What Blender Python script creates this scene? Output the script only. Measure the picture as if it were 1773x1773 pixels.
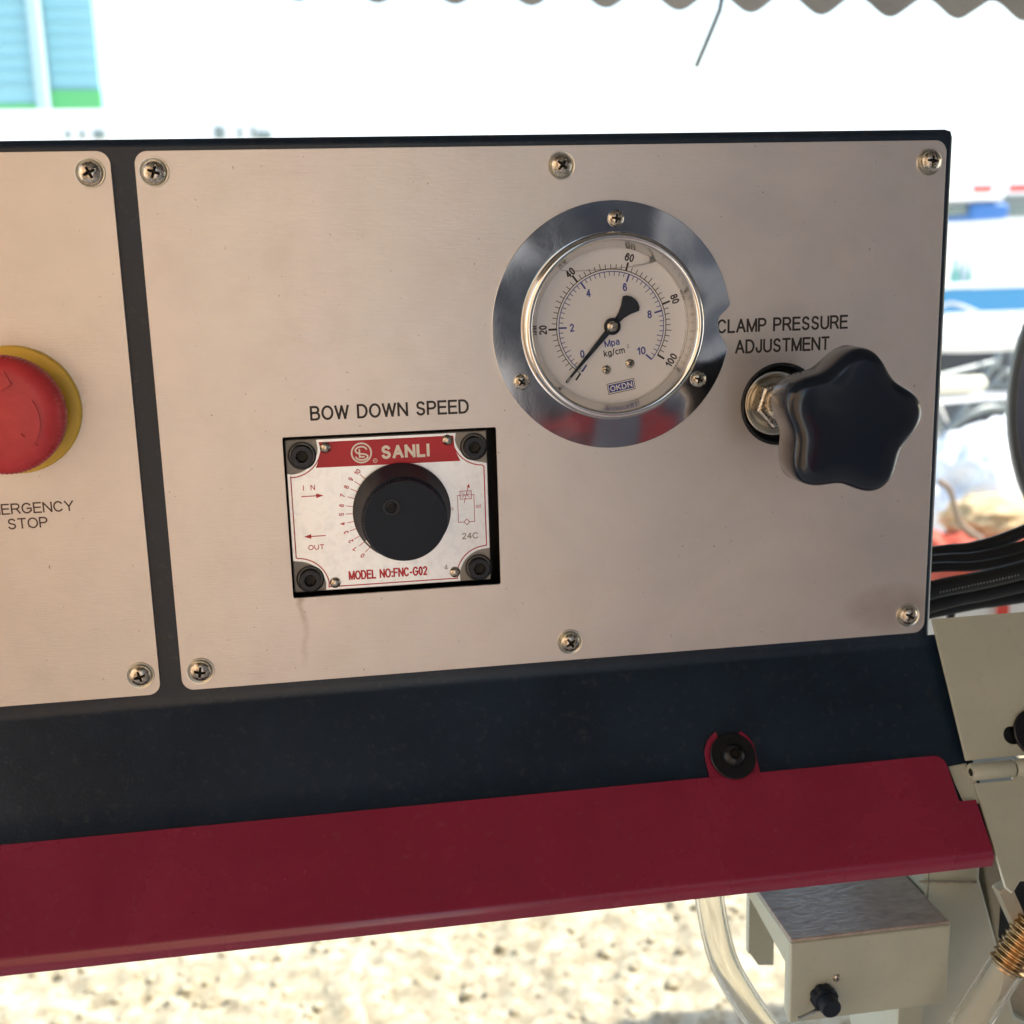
import bpy, bmesh, math, random
from math import sin, cos, pi, radians, sqrt, atan2
from mathutils import Vector, Matrix, noise
random.seed(7)
scene = bpy.context.scene
for o in list(bpy.data.objects): bpy.data.objects.remove(o)
COL = scene.collection

# ------------------------------------------------------------------ camera
RM = Matrix(((0.98758639, -0.15458333, -0.02787675),
             (0.05900296, 0.20060387, 0.97789403),
             (-0.14557393, -0.96739965, 0.20723453)))      # world -> camera
CAM = Vector((0.06288581, -0.43460535, 0.15437066))
FPX = 2019.8034
cam = bpy.data.cameras.new('camera')
cam_o = bpy.data.objects.new('camera', cam); COL.objects.link(cam_o)
cam_o.matrix_world = Matrix.Translation(CAM) @ RM.transposed().to_4x4()
cam.sensor_width = 36; cam.sensor_fit = 'HORIZONTAL'; cam.lens = 36 * FPX / 1773
cam.clip_start = 0.01; cam.clip_end = 2000
cam.dof.use_dof = True; cam.dof.focus_distance = 0.44; cam.dof.aperture_fstop = 13
scene.camera = cam_o

# ------------------------------------------------------------------ light
SUN = Vector((0.58, 0.052, 0.81)).normalized()
sun_l = bpy.data.lights.new('sun', 'SUN'); sun_l.energy = 3.0; sun_l.angle = radians(0.5)
sun_l.color = (1.0, 0.95, 0.86)
sun_o = bpy.data.objects.new('sun', sun_l); COL.objects.link(sun_o)
sun_o.rotation_euler = SUN.to_track_quat('Z', 'Y').to_euler()
world = bpy.data.worlds.new('World'); scene.world = world; world.use_nodes = True
wn = world.node_tree
sky = wn.nodes.new('ShaderNodeTexSky'); sky.sky_type = 'NISHITA'; sky.sun_disc = False
sky.sun_elevation = math.asin(SUN.z); sky.sun_rotation = atan2(SUN.x, SUN.y)
sky.air_density = 1.5; sky.dust_density = 1.6; sky.ozone_density = 1.0
bg = wn.nodes['Background']; bg.inputs[1].default_value = 0.15
wn.links.new(sky.outputs[0], bg.inputs[0])
scene.view_settings.view_transform = 'Standard'
scene.view_settings.look = 'None'
scene.view_settings.exposure = 1.52
scene.view_settings.gamma = 1

# ------------------------------------------------------------------ helpers
MM = 0.001
def ray(px, py):
    return RM.transposed() @ Vector((px - 886.5, 886.5 - py, -FPX))
def at(px, py, Y):
    """point on the plane y = Y (metres) seen at a pixel of the photograph"""
    d = ray(px, py); return CAM + d * ((Y - CAM.y) / d.y)
def at_x(px, py, X):
    d = ray(px, py); return CAM + d * ((X - CAM.x) / d.x)

MATS = {}
def mat(name, base=(.5, .5, .5), rough=.5, metal=0., coat=0., spec=.5, trans=0., ior=1.45, emit=None, sheen=0):
    m = bpy.data.materials.new(name); m.use_nodes = True
    b = m.node_tree.nodes['Principled BSDF']
    b.inputs['Base Color'].default_value = (*base, 1); b.inputs['Roughness'].default_value = rough
    b.inputs['Metallic'].default_value = metal; b.inputs['Coat Weight'].default_value = coat
    b.inputs['Coat Roughness'].default_value = .08
    b.inputs['Specular IOR Level'].default_value = spec
    b.inputs['Transmission Weight'].default_value = trans; b.inputs['IOR'].default_value = ior
    MATS[name] = m
    return m
class NT:
    """tiny node helper"""
    def __init__(s, m): s.t = m.node_tree; s.b = s.t.nodes['Principled BSDF']
    def n(s, typ, **kw):
        x = s.t.nodes.new(typ)
        for k, v in kw.items(): setattr(x, k, v)
        return x
    def l(s, a, b): s.t.links.new(a, b)
    def coord(s, kind='Object', scale=(1, 1, 1), loc=(0, 0, 0)):
        c = s.n('ShaderNodeTexCoord'); mp = s.n('ShaderNodeMapping')
        mp.inputs['Scale'].default_value = scale; mp.inputs['Location'].default_value = loc
        s.l(c.outputs[kind], mp.inputs[0]); return mp.outputs[0]
    def noise(s, vec, scale, detail=4, rough=.55, dist=0):
        x = s.n('ShaderNodeTexNoise'); x.inputs['Scale'].default_value = scale
        x.inputs['Detail'].default_value = detail; x.inputs['Roughness'].default_value = rough
        x.inputs['Distortion'].default_value = dist
        s.l(vec, x.inputs['Vector']); return x.outputs['Fac']
    def ramp(s, fac, stops):
        r = s.n('ShaderNodeValToRGB'); e = r.color_ramp.elements
        while len(e) > 1: e.remove(e[-1])
        for i, (p, c) in enumerate(stops):
            if not isinstance(c, (tuple, list)): c = (c, c, c)
            k = e[0] if i == 0 else e.new(p)
            k.position = p; k.color = (*c, 1)
        s.l(fac, r.inputs[0]); return r.outputs[0]
    def math(s, op, a, b=None, c=None, clamp=False):
        x = s.n('ShaderNodeMath', operation=op, use_clamp=clamp)
        for i, v in enumerate((a, b, c)):
            if v is None: continue
            if isinstance(v, (int, float)): x.inputs[i].default_value = v
            else: s.l(v, x.inputs[i])
        return x.outputs[0]
    def mix(s, fac, a, b):
        x = s.n('ShaderNodeMix', data_type='RGBA')
        for i, v in ((0, fac), (6, a), (7, b)):
            if isinstance(v, (int, float)): x.inputs[i].default_value = v
            elif isinstance(v, tuple): x.inputs[i].default_value = (*v, 1)
            else: s.l(v, x.inputs[i])
        return x.outputs[2]
    def bump(s, h, strength, dist):
        x = s.n('ShaderNodeBump'); x.inputs['Strength'].default_value = strength
        x.inputs['Distance'].default_value = dist; s.l(h, x.inputs['Height'])
        s.l(x.outputs[0], s.b.inputs['Normal'])
    def set(s, name, v): s.l(v, s.b.inputs[name])

WORLD = {}
def link(o, parent=None, origin=(0, 0, 0)):
    origin = Vector(origin); WORLD[o.name] = origin
    if parent is not None:
        o.parent = parent; o.location = origin - WORLD[parent.name]
    else: o.location = origin
    COL.objects.link(o); return o
def empty(name, loc, label, cat, group=None):
    o = bpy.data.objects.new(name, None); o.empty_display_size = .05
    WORLD_name = link(o, None, loc)
    tag(o, label, cat, group); return o
def tag(o, label=None, cat=None, group=None, kind=None):
    if label: o['label'] = label
    if cat: o['category'] = cat
    if group: o['group'] = group
    if kind: o['kind'] = kind
    return o
def finish(bm, name, m, parent=None, origin=None, smooth=None, bevel=0, bseg=2, scale=MM, keepnormals=False):
    """bm in millimetres, world axes; origin in metres"""
    if not keepnormals: bmesh.ops.recalc_face_normals(bm, faces=bm.faces)
    for v in bm.verts: v.co *= scale
    if origin is None:
        if len(bm.verts):
            xs = [v.co for v in bm.verts]
            mn = Vector((min(v.x for v in xs), min(v.y for v in xs), min(v.z for v in xs)))
            mx = Vector((max(v.x for v in xs), max(v.y for v in xs), max(v.z for v in xs)))
            origin = Vector(((mn.x + mx.x) / 2, (mn.y + mx.y) / 2, mn.z))
        else: origin = Vector((0, 0, 0))
    origin = Vector(origin)
    for v in bm.verts: v.co -= origin
    me = bpy.data.meshes.new(name); bm.to_mesh(me); bm.free()
    ms = m if isinstance(m, (list, tuple)) else [m]
    for k in ms: me.materials.append(k)
    o = bpy.data.objects.new(name, me)
    link(o, parent, origin)
    if smooth is not None:
        me.shade_smooth() if smooth >= 180 else shade_auto(me, smooth)
    if bevel:
        b = o.modifiers.new('bevel', 'BEVEL'); b.width = bevel * scale; b.segments = bseg
        b.limit_method = 'ANGLE'; b.angle_limit = radians(35); b.harden_normals = False
        for p in me.polygons: p.use_smooth = True
        shade_auto(me, 40)
    return o
def shade_auto(me, ang):
    for p in me.polygons: p.use_smooth = True
    bm = bmesh.new(); bm.from_mesh(me); a = radians(ang)
    for e in bm.edges:
        e.smooth = len(e.link_faces) == 2 and e.calc_face_angle(0) <= a
    bm.to_mesh(me); bm.free()

def box(bm, x0, x1, y0, y1, z0, z1, mi=0):
    vs = [bm.verts.new((x, y, z)) for x in (x0, x1) for y in (y0, y1) for z in (z0, z1)]
    for f in ((0, 1, 3, 2), (4, 6, 7, 5), (0, 4, 5, 1), (2, 3, 7, 6), (0, 2, 6, 4), (1, 5, 7, 3)):
        bm.faces.new([vs[i] for i in f]).material_index = mi
def plate(bm, outline, y0, y1, holes=(), mi=0):
    """flat plate: outline [(x,z)], front y0, back y1, with holes cut through"""
    before = set(bm.faces)
    for y in (y0, y1):
        es = []
        for loop in [outline] + list(holes):
            vs = [bm.verts.new((x, y, z)) for x, z in loop]
            es += [bm.edges.new((vs[i], vs[(i + 1) % len(vs)])) for i in range(len(vs))]
            if y == y0: pass
        bmesh.ops.triangle_fill(bm, use_beauty=True, use_dissolve=False, edges=es)
    # side walls
    for loop in [outline] + list(holes):
        a = [bm.verts.new((x, y0, z)) for x, z in loop]; b = [bm.verts.new((x, y1, z)) for x, z in loop]
        for i in range(len(loop)):
            j = (i + 1) % len(loop); bm.faces.new((a[i], a[j], b[j], b[i]))
    bmesh.ops.remove_doubles(bm, verts=bm.verts, dist=1e-4)
    for f in set(bm.faces) - before: f.material_index = mi
def circle(cx, cz, r, n=48, a0=0, a1=2 * pi):
    if abs(a1 - a0 - 2 * pi) < 1e-6: return [(cx + r * cos(2 * pi * i / n), cz + r * sin(2 * pi * i / n)) for i in range(n)]
    return [(cx + r * cos(a0 + (a1 - a0) * i / n), cz + r * sin(a0 + (a1 - a0) * i / n)) for i in range(n + 1)]
def rrect(x0, x1, z0, z1, r, n=6):
    p = []
    for cx, cz, a in ((x1 - r, z1 - r, 0), (x0 + r, z1 - r, 90), (x0 + r, z0 + r, 180), (x1 - r, z0 + r, 270)):
        p += [(cx + r * cos(radians(a + 90 * i / n)), cz + r * sin(radians(a + 90 * i / n))) for i in range(n + 1)]
    return p
def lathe(bm, prof, cx, cz, n=64, mi=0, rfun=None):
    """prof [(r,y)] turned about the y axis through (cx,cz)"""
    rings = []
    for r, y in prof:
        if r < 1e-6: rings.append([bm.verts.new((cx, y, cz))])
        else: rings.append([bm.verts.new((cx + (r if rfun is None else rfun(r, y, 2 * pi * i / n)) * cos(2 * pi * i / n), y,
                                          cz + (r if rfun is None else rfun(r, y, 2 * pi * i / n)) * sin(2 * pi * i / n))) for i in range(n)])
    for a, b in zip(rings, rings[1:]):
        for i in range(n):
            j = (i + 1) % n
            q = [a[0]] if len(a) == 1 else [a[i], a[j]]
            w = [b[0]] if len(b) == 1 else [b[j], b[i]]
            if len(q) + len(w) >= 3: bm.faces.new(q + w).material_index = mi
def tube(bm, pts, r, n=10, mi=0, caps=True):
    pts = [Vector(p) for p in pts]; rings = []; up = Vector((0, 0, 1))
    prev = None
    for i, p in enumerate(pts):
        d = (pts[min(i + 1, len(pts) - 1)] - pts[max(i - 1, 0)]).normalized()
        if prev is None:
            u = d.cross(up)
            if u.length < .01: u = d.cross(Vector((1, 0, 0)))
            u.normalize()
        else:
            u = (prev - d * prev.dot(d)).normalized()
        prev = u; v = d.cross(u); rr = r[i] if isinstance(r, (list, tuple)) else r
        rings.append([bm.verts.new(p + (u * cos(2 * pi * k / n) + v * sin(2 * pi * k / n)) * rr) for k in range(n)])
    for a, b in zip(rings, rings[1:]):
        for k in range(n): bm.faces.new((a[k], a[(k + 1) % n], b[(k + 1) % n], b[k])).material_index = mi
    if caps:
        bm.faces.new(list(reversed(rings[0]))).material_index = mi; bm.faces.new(rings[-1]).material_index = mi
def spline(ctrl, n=12):
    P = [Vector(c) for c in ctrl]; P = [2 * P[0] - P[1]] + P + [2 * P[-1] - P[-2]]; out = []
    for i in range(1, len(P) - 2):
        for k in range(n):
            t = k / n; a, b, c, d = P[i - 1:i + 3]
            out.append(.5 * ((2 * b) + (-a + c) * t + (2 * a - 5 * b + 4 * c - d) * t * t + (-a + 3 * b - 3 * c + d) * t ** 3))
    out.append(P[-2]); return out
def extrude_profile(bm, prof, x0, x1, mi=0, closed=False, nx=1):
    """profile [(y,z)] swept along x"""
    cols = [[bm.verts.new((x0 + (x1 - x0) * i / nx, y, z)) for y, z in prof] for i in range(nx + 1)]
    m = len(prof)
    for a, b in zip(cols, cols[1:]):
        for i in range(m if closed else m - 1):
            j = (i + 1) % m; bm.faces.new((a[i], a[j], b[j], b[i])).material_index = mi
    if closed: bm.faces.new(list(reversed(cols[0]))).material_index = mi; bm.faces.new(cols[-1]).material_index = mi
def strip(bm, pts, w, y, closed=False, mi=0):
    """flat printed line through [(x,z)] on the plane y"""
    P = [Vector((a, 0, b)) for a, b in pts]; n = len(P); L = []; R = []
    for i in range(n):
        a = P[i - 1] if (i or closed) else P[0]; b = P[(i + 1) % n] if (i < n - 1 or closed) else P[-1]
        d1 = (P[i] - a); d2 = (b - P[i])
        d1 = d1.normalized() if d1.length > 1e-9 else d2.normalized(); d2 = d2.normalized() if d2.length > 1e-9 else d1
        t = (d1 + d2).normalized(); nn = Vector((-t.z, 0, t.x)); k = w / 2 / max(.35, nn.dot(Vector((-d1.z, 0, d1.x))))
        L.append(bm.verts.new((P[i].x + nn.x * k, y, P[i].z + nn.z * k))); R.append(bm.verts.new((P[i].x - nn.x * k, y, P[i].z - nn.z * k)))
    for i in range(n if closed else n - 1):
        j = (i + 1) % n; bm.faces.new((L[i], R[i], R[j], L[j])).material_index = mi

def poly(bm, pts, y, mi=0):
    bm.faces.new([bm.verts.new((x, y, z)) for x, z in pts]).material_index = mi

def arc(cx, cy, rx, ry, a0, a1, n=10):
    return [(cx + rx * cos(radians(a0 + (a1 - a0) * i / n)), cy + ry * sin(radians(a0 + (a1 - a0) * i / n))) for i in range(n + 1)]
# monoline grotesque lettering: glyph -> (advance width, strokes) on a cap height of 1
_S = arc(.31, .755, .25, .245, 20, 180, 8) + [(.07, .68), (.12, .58), (.31, .50), (.52, .42)] + arc(.31, .25, .26, .25, 10, -90, 6)[0:] + arc(.31, .25, .27, .25, -90, -165, 6)
GLYPH = {
 'A': (.70, [[(0, 0), (.35, 1), (.70, 0)], [(.13, .34), (.57, .34)]]),
 'B': (.62, [[(0, 0), (0, 1), (.34, 1)] + arc(.34, .765, .22, .235, 90, -90, 7) + [(0, .53)], [(.34, .53)] + arc(.36, .265, .25, .265, 90, -90, 7) + [(0, 0)]]),
 'C': (.70, [arc(.36, .5, .36, .5, 38, 322, 16)]),
 'D': (.68, [[(0, 0), (0, 1), (.28, 1)] + arc(.28, .5, .38, .5, 90, -90, 10) + [(0, 0)]]),
 'E': (.58, [[(.58, 1), (0, 1), (0, 0), (.60, 0)], [(0, .53), (.54, .53)]]),
 'F': (.55, [[(.56, 1), (0, 1), (0, 0)], [(0, .52), (.48, .52)]]),
 'G': (.74, [arc(.37, .5, .37, .5, 40, 318, 16) + [(.72, .22), (.72, .48), (.40, .48)]]),
 'H': (.66, [[(0, 0), (0, 1)], [(.66, 0), (.66, 1)], [(0, .53), (.66, .53)]]),
 'I': (.02, [[(0, 0), (0, 1)]]),
 'J': (.45, [[(.43, 1), (.43, .28)] + arc(.22, .26, .21, .26, 0, -180, 8) + [(0, .34)]]),
 'K': (.64, [[(0, 0), (0, 1)], [(.60, 1), (.0, .36)], [(.22, .56), (.64, 0)]]),
 'L': (.52, [[(0, 1), (0, 0), (.52, 0)]]),
 'M': (.78, [[(0, 0), (0, 1), (.39, .02), (.78, 1), (.78, 0)]]),
 'N': (.66, [[(0, 0), (0, 1), (.66, 0), (.66, 1)]]),
 'O': (.76, [arc(.38, .5, .38, .5, 0, 360, 24)]),
 'P': (.60, [[(0, 0), (0, 1), (.34, 1)] + arc(.34, .73, .25, .27, 90, -90, 8) + [(0, .46)]]),
 'R': (.66, [[(0, 0), (0, 1), (.38, 1)] + arc(.38, .74, .24, .26, 90, -90, 8) + [(0, .48)], [(.34, .48), (.48, .34), (.66, 0)]]),
 'S': (.62, [_S]),
 'T': (.62, [[(0, 1), (.62, 1)], [(.31, 1), (.31, 0)]]),
 'U': (.64, [[(0, 1), (0, .35)] + arc(.32, .34, .32, .34, 180, 360, 10) + [(.64, 1)]]),
 'W': (.96, [[(0, 1), (.24, 0), (.48, .98), (.72, 0), (.96, 1)]]),
 'Y': (.66, [[(0, 1), (.33, .44), (.66, 1)], [(.33, .44), (.33, 0)]]),
 '0': (.48, [arc(.24, .5, .24, .5, 0, 360, 20)]),
 '1': (.26, [[(0, .74), (.14, .82), (.26, 1), (.26, 0)]]),
 '2': (.50, [arc(.25, .73, .24, .27, 165, -30, 9) + [(.02, .0), (.50, 0)]]),
 '3': (.48, [arc(.23, .76, .21, .24, 150, -80, 8), arc(.23, .27, .25, .27, 85, -155, 9)]),
 '4': (.52, [[(.38, 0), (.38, 1), (0, .30), (.54, .30)]]),
 '5': (.50, [[(.46, 1), (.10, 1), (.04, .50)] + arc(.24, .32, .25, .32, 125, -155, 10)]),
 '6': (.50, [[(.47, .80)] + arc(.27, .76, .19, .24, 40, 130, 5) + [(.02, .55), (.01, .32)], arc(.25, .31, .24, .31, 0, 360, 16)]),
 '7': (.48, [[(0, 1), (.48, 1), (.24, .50), (.16, 0)]]),
 '8': (.50, [arc(.25, .76, .21, .24, 0, 360, 14), arc(.25, .27, .25, .27, 0, 360, 14)]),
 '9': (.50, [arc(.25, .69, .24, .31, 0, 360, 16), [(.49, .69), (.48, .45)] + arc(.24, .24, .19, .24, -10, -140, 6)]),
 ':': (.12, [[(.06, .0), (.06, .10)], [(.06, .58), (.06, .68)]]),
 '-': (.30, [[(0, .38), (.30, .38)]]),
 '/': (.30, [[(0, -.05), (.30, 1.02)]]),
 'p': (.48, [[(0, .70), (0, -.24)], arc(.24, .34, .24, .34, 0, 360, 16)]),
 'a': (.48, [arc(.22, .20, .22, .20, 60, 330, 12), arc(.22, .48, .21, .22, 150, 0, 6) + [(.44, 0)], [(.44, .40), (.22, .40)]]),
 'k': (.42, [[(0, 0), (0, 1)], [(.38, .70), (0, .26)], [(.14, .42), (.42, 0)]]),
 'g': (.48, [arc(.23, .35, .23, .34, 0, 360, 16), [(.47, .70), (.47, 0)] + arc(.24, -.02, .23, .24, 0, -150, 7)]),
 'c': (.44, [arc(.24, .34, .24, .34, 45, 315, 12)]),
 'm': (.74, [[(0, 0), (0, .70)], arc(.18, .50, .18, .20, 180, 0, 7) + [(.36, 0)], arc(.55, .50, .19, .20, 180, 0, 7) + [(.74, 0)]]),
 ' ': (.28, []),
}
def text_bm(body, w, h, bold=0., space=1.0):
    """lettering as flat strokes in a w x h box, lower left at 0,0 (x,z)"""
    gap = (.20 + bold * 1.6) * space; x = 0; segs = []
    for ch in body:
        adv, st = GLYPH[ch]
        for t in st: segs.append([(x + a, b) for a, b in t])
        x += adv + gap
    tot = x - gap; lw = h * (.125 + bold)
    sx = ((w - lw) / tot) if w else h * .8; sz = h - lw
    bm = bmesh.new()
    parts = []
    for t in segs:
        t = [(lw / 2 + a * sx, lw / 2 + b * sz) for a, b in t]; cur = [t[0]]
        for q in range(1, len(t)):
            cur.append(t[q])
            if q < len(t) - 1:
                d1 = Vector(t[q]) - Vector(t[q - 1]); d2 = Vector(t[q + 1]) - Vector(t[q])
                if d1.length > 1e-7 and d2.length > 1e-7 and d1.angle(d2) > radians(112): parts.append(cur); cur = [t[q]]
        parts.append(cur)
    for i, t in enumerate(parts):
        closed = len(t) > 8 and (t[0][0] - t[-1][0]) ** 2 + (t[0][1] - t[-1][1]) ** 2 < 1e-6
        if closed: t = t[:-1]
        else:   # square caps
            a, b = Vector(t[0]), Vector(t[1]); d = (a - b).normalized() * lw * .35; t[0] = tuple(a + d)
            a, b = Vector(t[-1]), Vector(t[-2]); d = (a - b).normalized() * lw * .35; t[-1] = tuple(a + d)
        strip(bm, t, lw, -.002 * (i % 6), closed)
    return bm
def text(body, x, z, w, h, y, m, parent, rot=0, centre=False, bold=0., space=1.0, name='lettering'):
    bm = text_bm(body, w, h, bold, space)
    if w is None: w = max(v.co.x for v in bm.verts)
    for v in bm.verts:
        if centre: v.co.x -= w / 2; v.co.z -= h / 2
        a = radians(rot); X = v.co.x * cos(a) - v.co.z * sin(a); Z = v.co.x * sin(a) + v.co.z * cos(a)
        v.co = Vector((x + X, y + v.co.y, z + Z))
    return finish(bm, name, m, parent, keepnormals=True)

# ------------------------------------------------------------------ materials
# brushed stainless control plate with finger marks, dust and a brown drip
m = mat('brushed_plate', (.66, .60, .54), .42, .86)
k = NT(m); co = k.coord('Object')
brush = k.noise(k.coord('Object', (60, 60, 2600)), 1, 3, .6)
brush2 = k.noise(k.coord('Object', (260, 260, 1500)), 1, 4, .7)
blot = k.noise(co, 14, 5, .6, .6)
blot2 = k.noise(co, 55, 5, .65, .3)
spk = k.noise(co, 620, 2, .5)
col = k.mix(k.ramp(blot, [(.3, 0.), (.72, 1.)]), (.60, .57, .56), (.70, .65, .62))
col = k.mix(k.math('MULTIPLY', k.ramp(blot2, [(.5, 0.), (.78, 1.)]), .22), col, (.52, .47, .43))
col = k.mix(k.math('MULTIPLY', k.ramp(spk, [(.745, 0.), (.77, 1.)]), .55), col, (.13, .10, .08))
# drip below the lower left corner of the valve cut-out: distance to the line x = 46 mm
sep = k.n('ShaderNodeSeparateXYZ'); k.l(co, sep.inputs[0])
wob = k.math('MULTIPLY', k.math('SUBTRACT', k.noise(co, 60, 3), .5), .010)
dx = k.math('ABSOLUTE', k.math('ADD', k.math('SUBTRACT', sep.outputs[0], .0465), wob))
inx = k.math('SUBTRACT', 1.3, k.math('DIVIDE', dx, .0017), clamp=True)
inz = k.math('MULTIPLY', k.math('DIVIDE', k.math('SUBTRACT', sep.outputs[2], .004), .03, clamp=True),
             k.math('DIVIDE', k.math('SUBTRACT', .0345, sep.outputs[2]), .002, clamp=True))
col = k.mix(k.math('MULTIPLY', k.math('MULTIPLY', inx, inz), k.math('MULTIPLY', k.ramp(blot2, [(.3, .15), (.6, .9)]), 1)), col, (.22, .15, .10))
# rubbed dirty patch near the lower right screw
def blob(cx, cz, rx, rz):
    a = k.math('DIVIDE', k.math('SUBTRACT', sep.outputs[0], cx), rx); b = k.math('DIVIDE', k.math('SUBTRACT', sep.outputs[2], cz), rz)
    d = k.math('ADD', k.math('MULTIPLY', a, a), k.math('MULTIPLY', b, b))
    return k.math('SUBTRACT', 1, d, clamp=True)
col = k.mix(k.math('MULTIPLY', blob(.285, .012, .022, .011), k.math('MULTIPLY', blot2, .75)), col, (.30, .22, .17))
col = k.mix(k.math('MULTIPLY', blob(.228, .116, .016, .005), k.math('MULTIPLY', blot2, .5)), col, (.30, .24, .20))
k.set('Base Color', col)
rg = k.math('ADD', k.math('MULTIPLY', brush, .10), k.math('ADD', .26, k.math('ADD', k.math('MULTIPLY', blot2, .08), k.math('MULTIPLY', blot, .12))))
k.set('Roughness', rg)
k.bump(k.math('ADD', k.math('MULTIPLY', brush, .6), brush2), .18, .0004)

def paint(name, base, rough, coat=0, var=.18, bumpy=.06, dust=(.35, .32, .28), dustamt=.12, sc=1.0):
    m = mat(name, base, rough, 0, coat); k = NT(m); co = k.coord('Object')
    n1 = k.noise(co, 22 * sc, 5, .6, .4); n2 = k.noise(co, 900 * sc, 3, .5); n3 = k.noise(co, 260 * sc, 6, .75)
    d = tuple(c * (1 - var) for c in base); l = tuple(min(1, c * (1 + var)) for c in base)
    c = k.mix(k.ramp(n1, [(.3, 0.), (.7, 1.)]), d, l)
    c = k.mix(k.math('MULTIPLY', k.ramp(n3, [(.56, 0.), (.74, 1.)]), dustamt), c, dust)
    k.set('Base Color', c)
    k.set('Roughness', k.math('ADD', rough - .05, k.math('MULTIPLY', n1, .14)))
    k.bump(k.math('ADD', n2, k.math('MULTIPLY', n3, .6)), bumpy, .0006)
    return m
M_BLACK = paint('black_powder_paint', (.006, .017, .037), .33, 0, .25, .10, (.20, .17, .14), .16)
M_RED = paint('dark_red_enamel', (.225, .016, .050), .24, .4, .10, .03, (.5, .3, .25), .07)
M_CREAM = paint('cream_machine_paint', (.42, .45, .39), .42, .1, .07, .10, (.20, .17, .12), .18)
M_CREAM_D = paint('grimy_cream_paint', (.34, .32, .26), .5, 0, .2, .3, (.10, .08, .06), .45)
M_GREY_CAST = paint('grey_valve_casting', (.30, .29, .27), .45, 0, .12, .3, (.1, .1, .1), .2, 3)
M_GREY_CAST.node_tree.nodes['Principled BSDF'].inputs['Metallic'].default_value = .55
M_PLATE = MATS['brushed_plate']
m = mat('polished_steel', (.60, .60, .63), .12, 1); k = NT(m); co = k.coord('Object')
n = k.noise(co, 70, 5, .6, 1.0); n2 = k.noise(co, 13, 2, .4, .3)
k.set('Base Color', k.mix(k.ramp(n2, [(.35, 0.), (.7, 1.)]), (.42, .45, .51), (.68, .67, .68)))
k.set('Roughness', k.math('ADD', .05, k.math('MULTIPLY', n, .12))); k.bump(k.math('ADD', n2, k.math('MULTIPLY', n, .005)), .42, .012)
M_CHROME = m
m = mat('bezel_steel', (.74, .73, .71), .14, 1); k = NT(m); n = k.noise(k.coord('Object'), 240, 4)
k.set('Roughness', k.math('ADD', .10, k.math('MULTIPLY', n, .14))); M_BEZEL = m
m = mat('screw_steel', (.62, .58, .52), .24, 1); k = NT(m); n = k.noise(k.coord('Object'), 900, 4, .7)
k.set('Base Color', k.ramp(n, [(.35, (.30, .26, .22)), (.6, (.72, .68, .60))])); k.set('Roughness', k.math('ADD', .15, k.math('MULTIPLY', n, .25)))
M_SCREW = m
M_WASHER = mat('washer_zinc', (.66, .66, .60), .30, 1)
M_RECESS = mat('recess_dark', (.02, .018, .016), .6, .3)
M_INK = mat('black_ink', (.025, .020, .020), .55)
M_INK_BR = mat('brown_black_ink', (.06, .03, .022), .55)
M_BLUE = mat('blue_ink', (.05, .08, .36), .5)
M_REDINK = mat('red_ink', (.50, .008, .020), .35)
M_WHITEINK = mat('white_ink', (.88, .85, .80), .4)
M_SILVER_ETCH = mat('etched_grey', (.25, .22, .18), .4, .5)
m = mat('dial_white', (.86, .88, .93), .5); M_DIAL = m
m = mat('aluminium_label', (.80, .78, .75), .30, .55); k = NT(m); co = k.coord('Object')
n = k.noise(co, 260, 5, .6, .5); n2 = k.noise(k.coord('Object', (800, 800, 150)), 1, 3)
k.set('Base Color', k.ramp(n, [(.3, (.74, .75, .77)), (.55, (.84, .85, .86)), (.85, (.72, .71, .69))]))
k.bump(n2, .06, .0003); M_ALU = m
m = mat('black_moulded_plastic', (.007, .013, .026), .46, 0, 0, .3); k = NT(m); n = k.noise(k.coord('Object'), 1400, 2)
k.bump(n, .05, .0003); M_KNOB = m
M_BAKE = mat('black_bakelite', (.004, .009, .020), .14, 0, .35, .4); k = NT(M_BAKE); n = k.noise(k.coord('Object'), 90, 4, .6, .4)
k.set('Roughness', k.math('ADD', .14, k.math('MULTIPLY', n, .16)))
M_OXIDE = mat('black_oxide_steel', (.022, .024, .030), .33, .6)
M_ESTOP = mat('red_button_plastic', (.62, .035, .030), .38); k = NT(M_ESTOP)
n = k.noise(k.coord('Object'), 160, 5, .6); k.set('Base Color', k.ramp(n, [(.3, (.50, .035, .045)), (.7, (.60, .055, .062))])); k.bump(n, .06, .0005)
M_YEL = mat('yellow_plastic', (.85, .54, .06), .42)
M_GLASS = mat('gauge_glass', (1, 1, 1), .0, 0, 0, .5, 1, 1.15)
M_HOSE = mat('clear_hose', (.96, .95, .90), .08, 0, 0, .5, .92, 1.20)
M_BRASS = mat('hose_clamp_brass', (.46, .30, .15), .25, 1)
M_CABLE = mat('black_cable_rubber', (.020, .022, .026), .42)
M_NEEDLE = mat('needle_black', (.010, .016, .030), .4)
M_SEAL = mat('silicone_bead', (.42, .45, .40), .45)
M_NAVY = mat('cavity_black', (.006, .010, .018), .6)
M_MEN = mat('meniscus_grey', (.22, .22, .22), .25)
M_BOXTOP = mat('shaded_reflecting_top', (.26, .23, .23), .36, 0, 0, .35); k = NT(M_BOXTOP); co = k.coord('Object', (1, 1, 1))  # purple-grey shade and rippled sky reflection painted into the lid colour
n = k.noise(k.coord('Object', (120, 260, 120)), 1, 5, .6, .8); k.bump(n, .22, .003)
k.set('Base Color', k.ramp(n, [(.3, (.30, .25, .24)), (.7, (.46, .41, .39))]))

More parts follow.
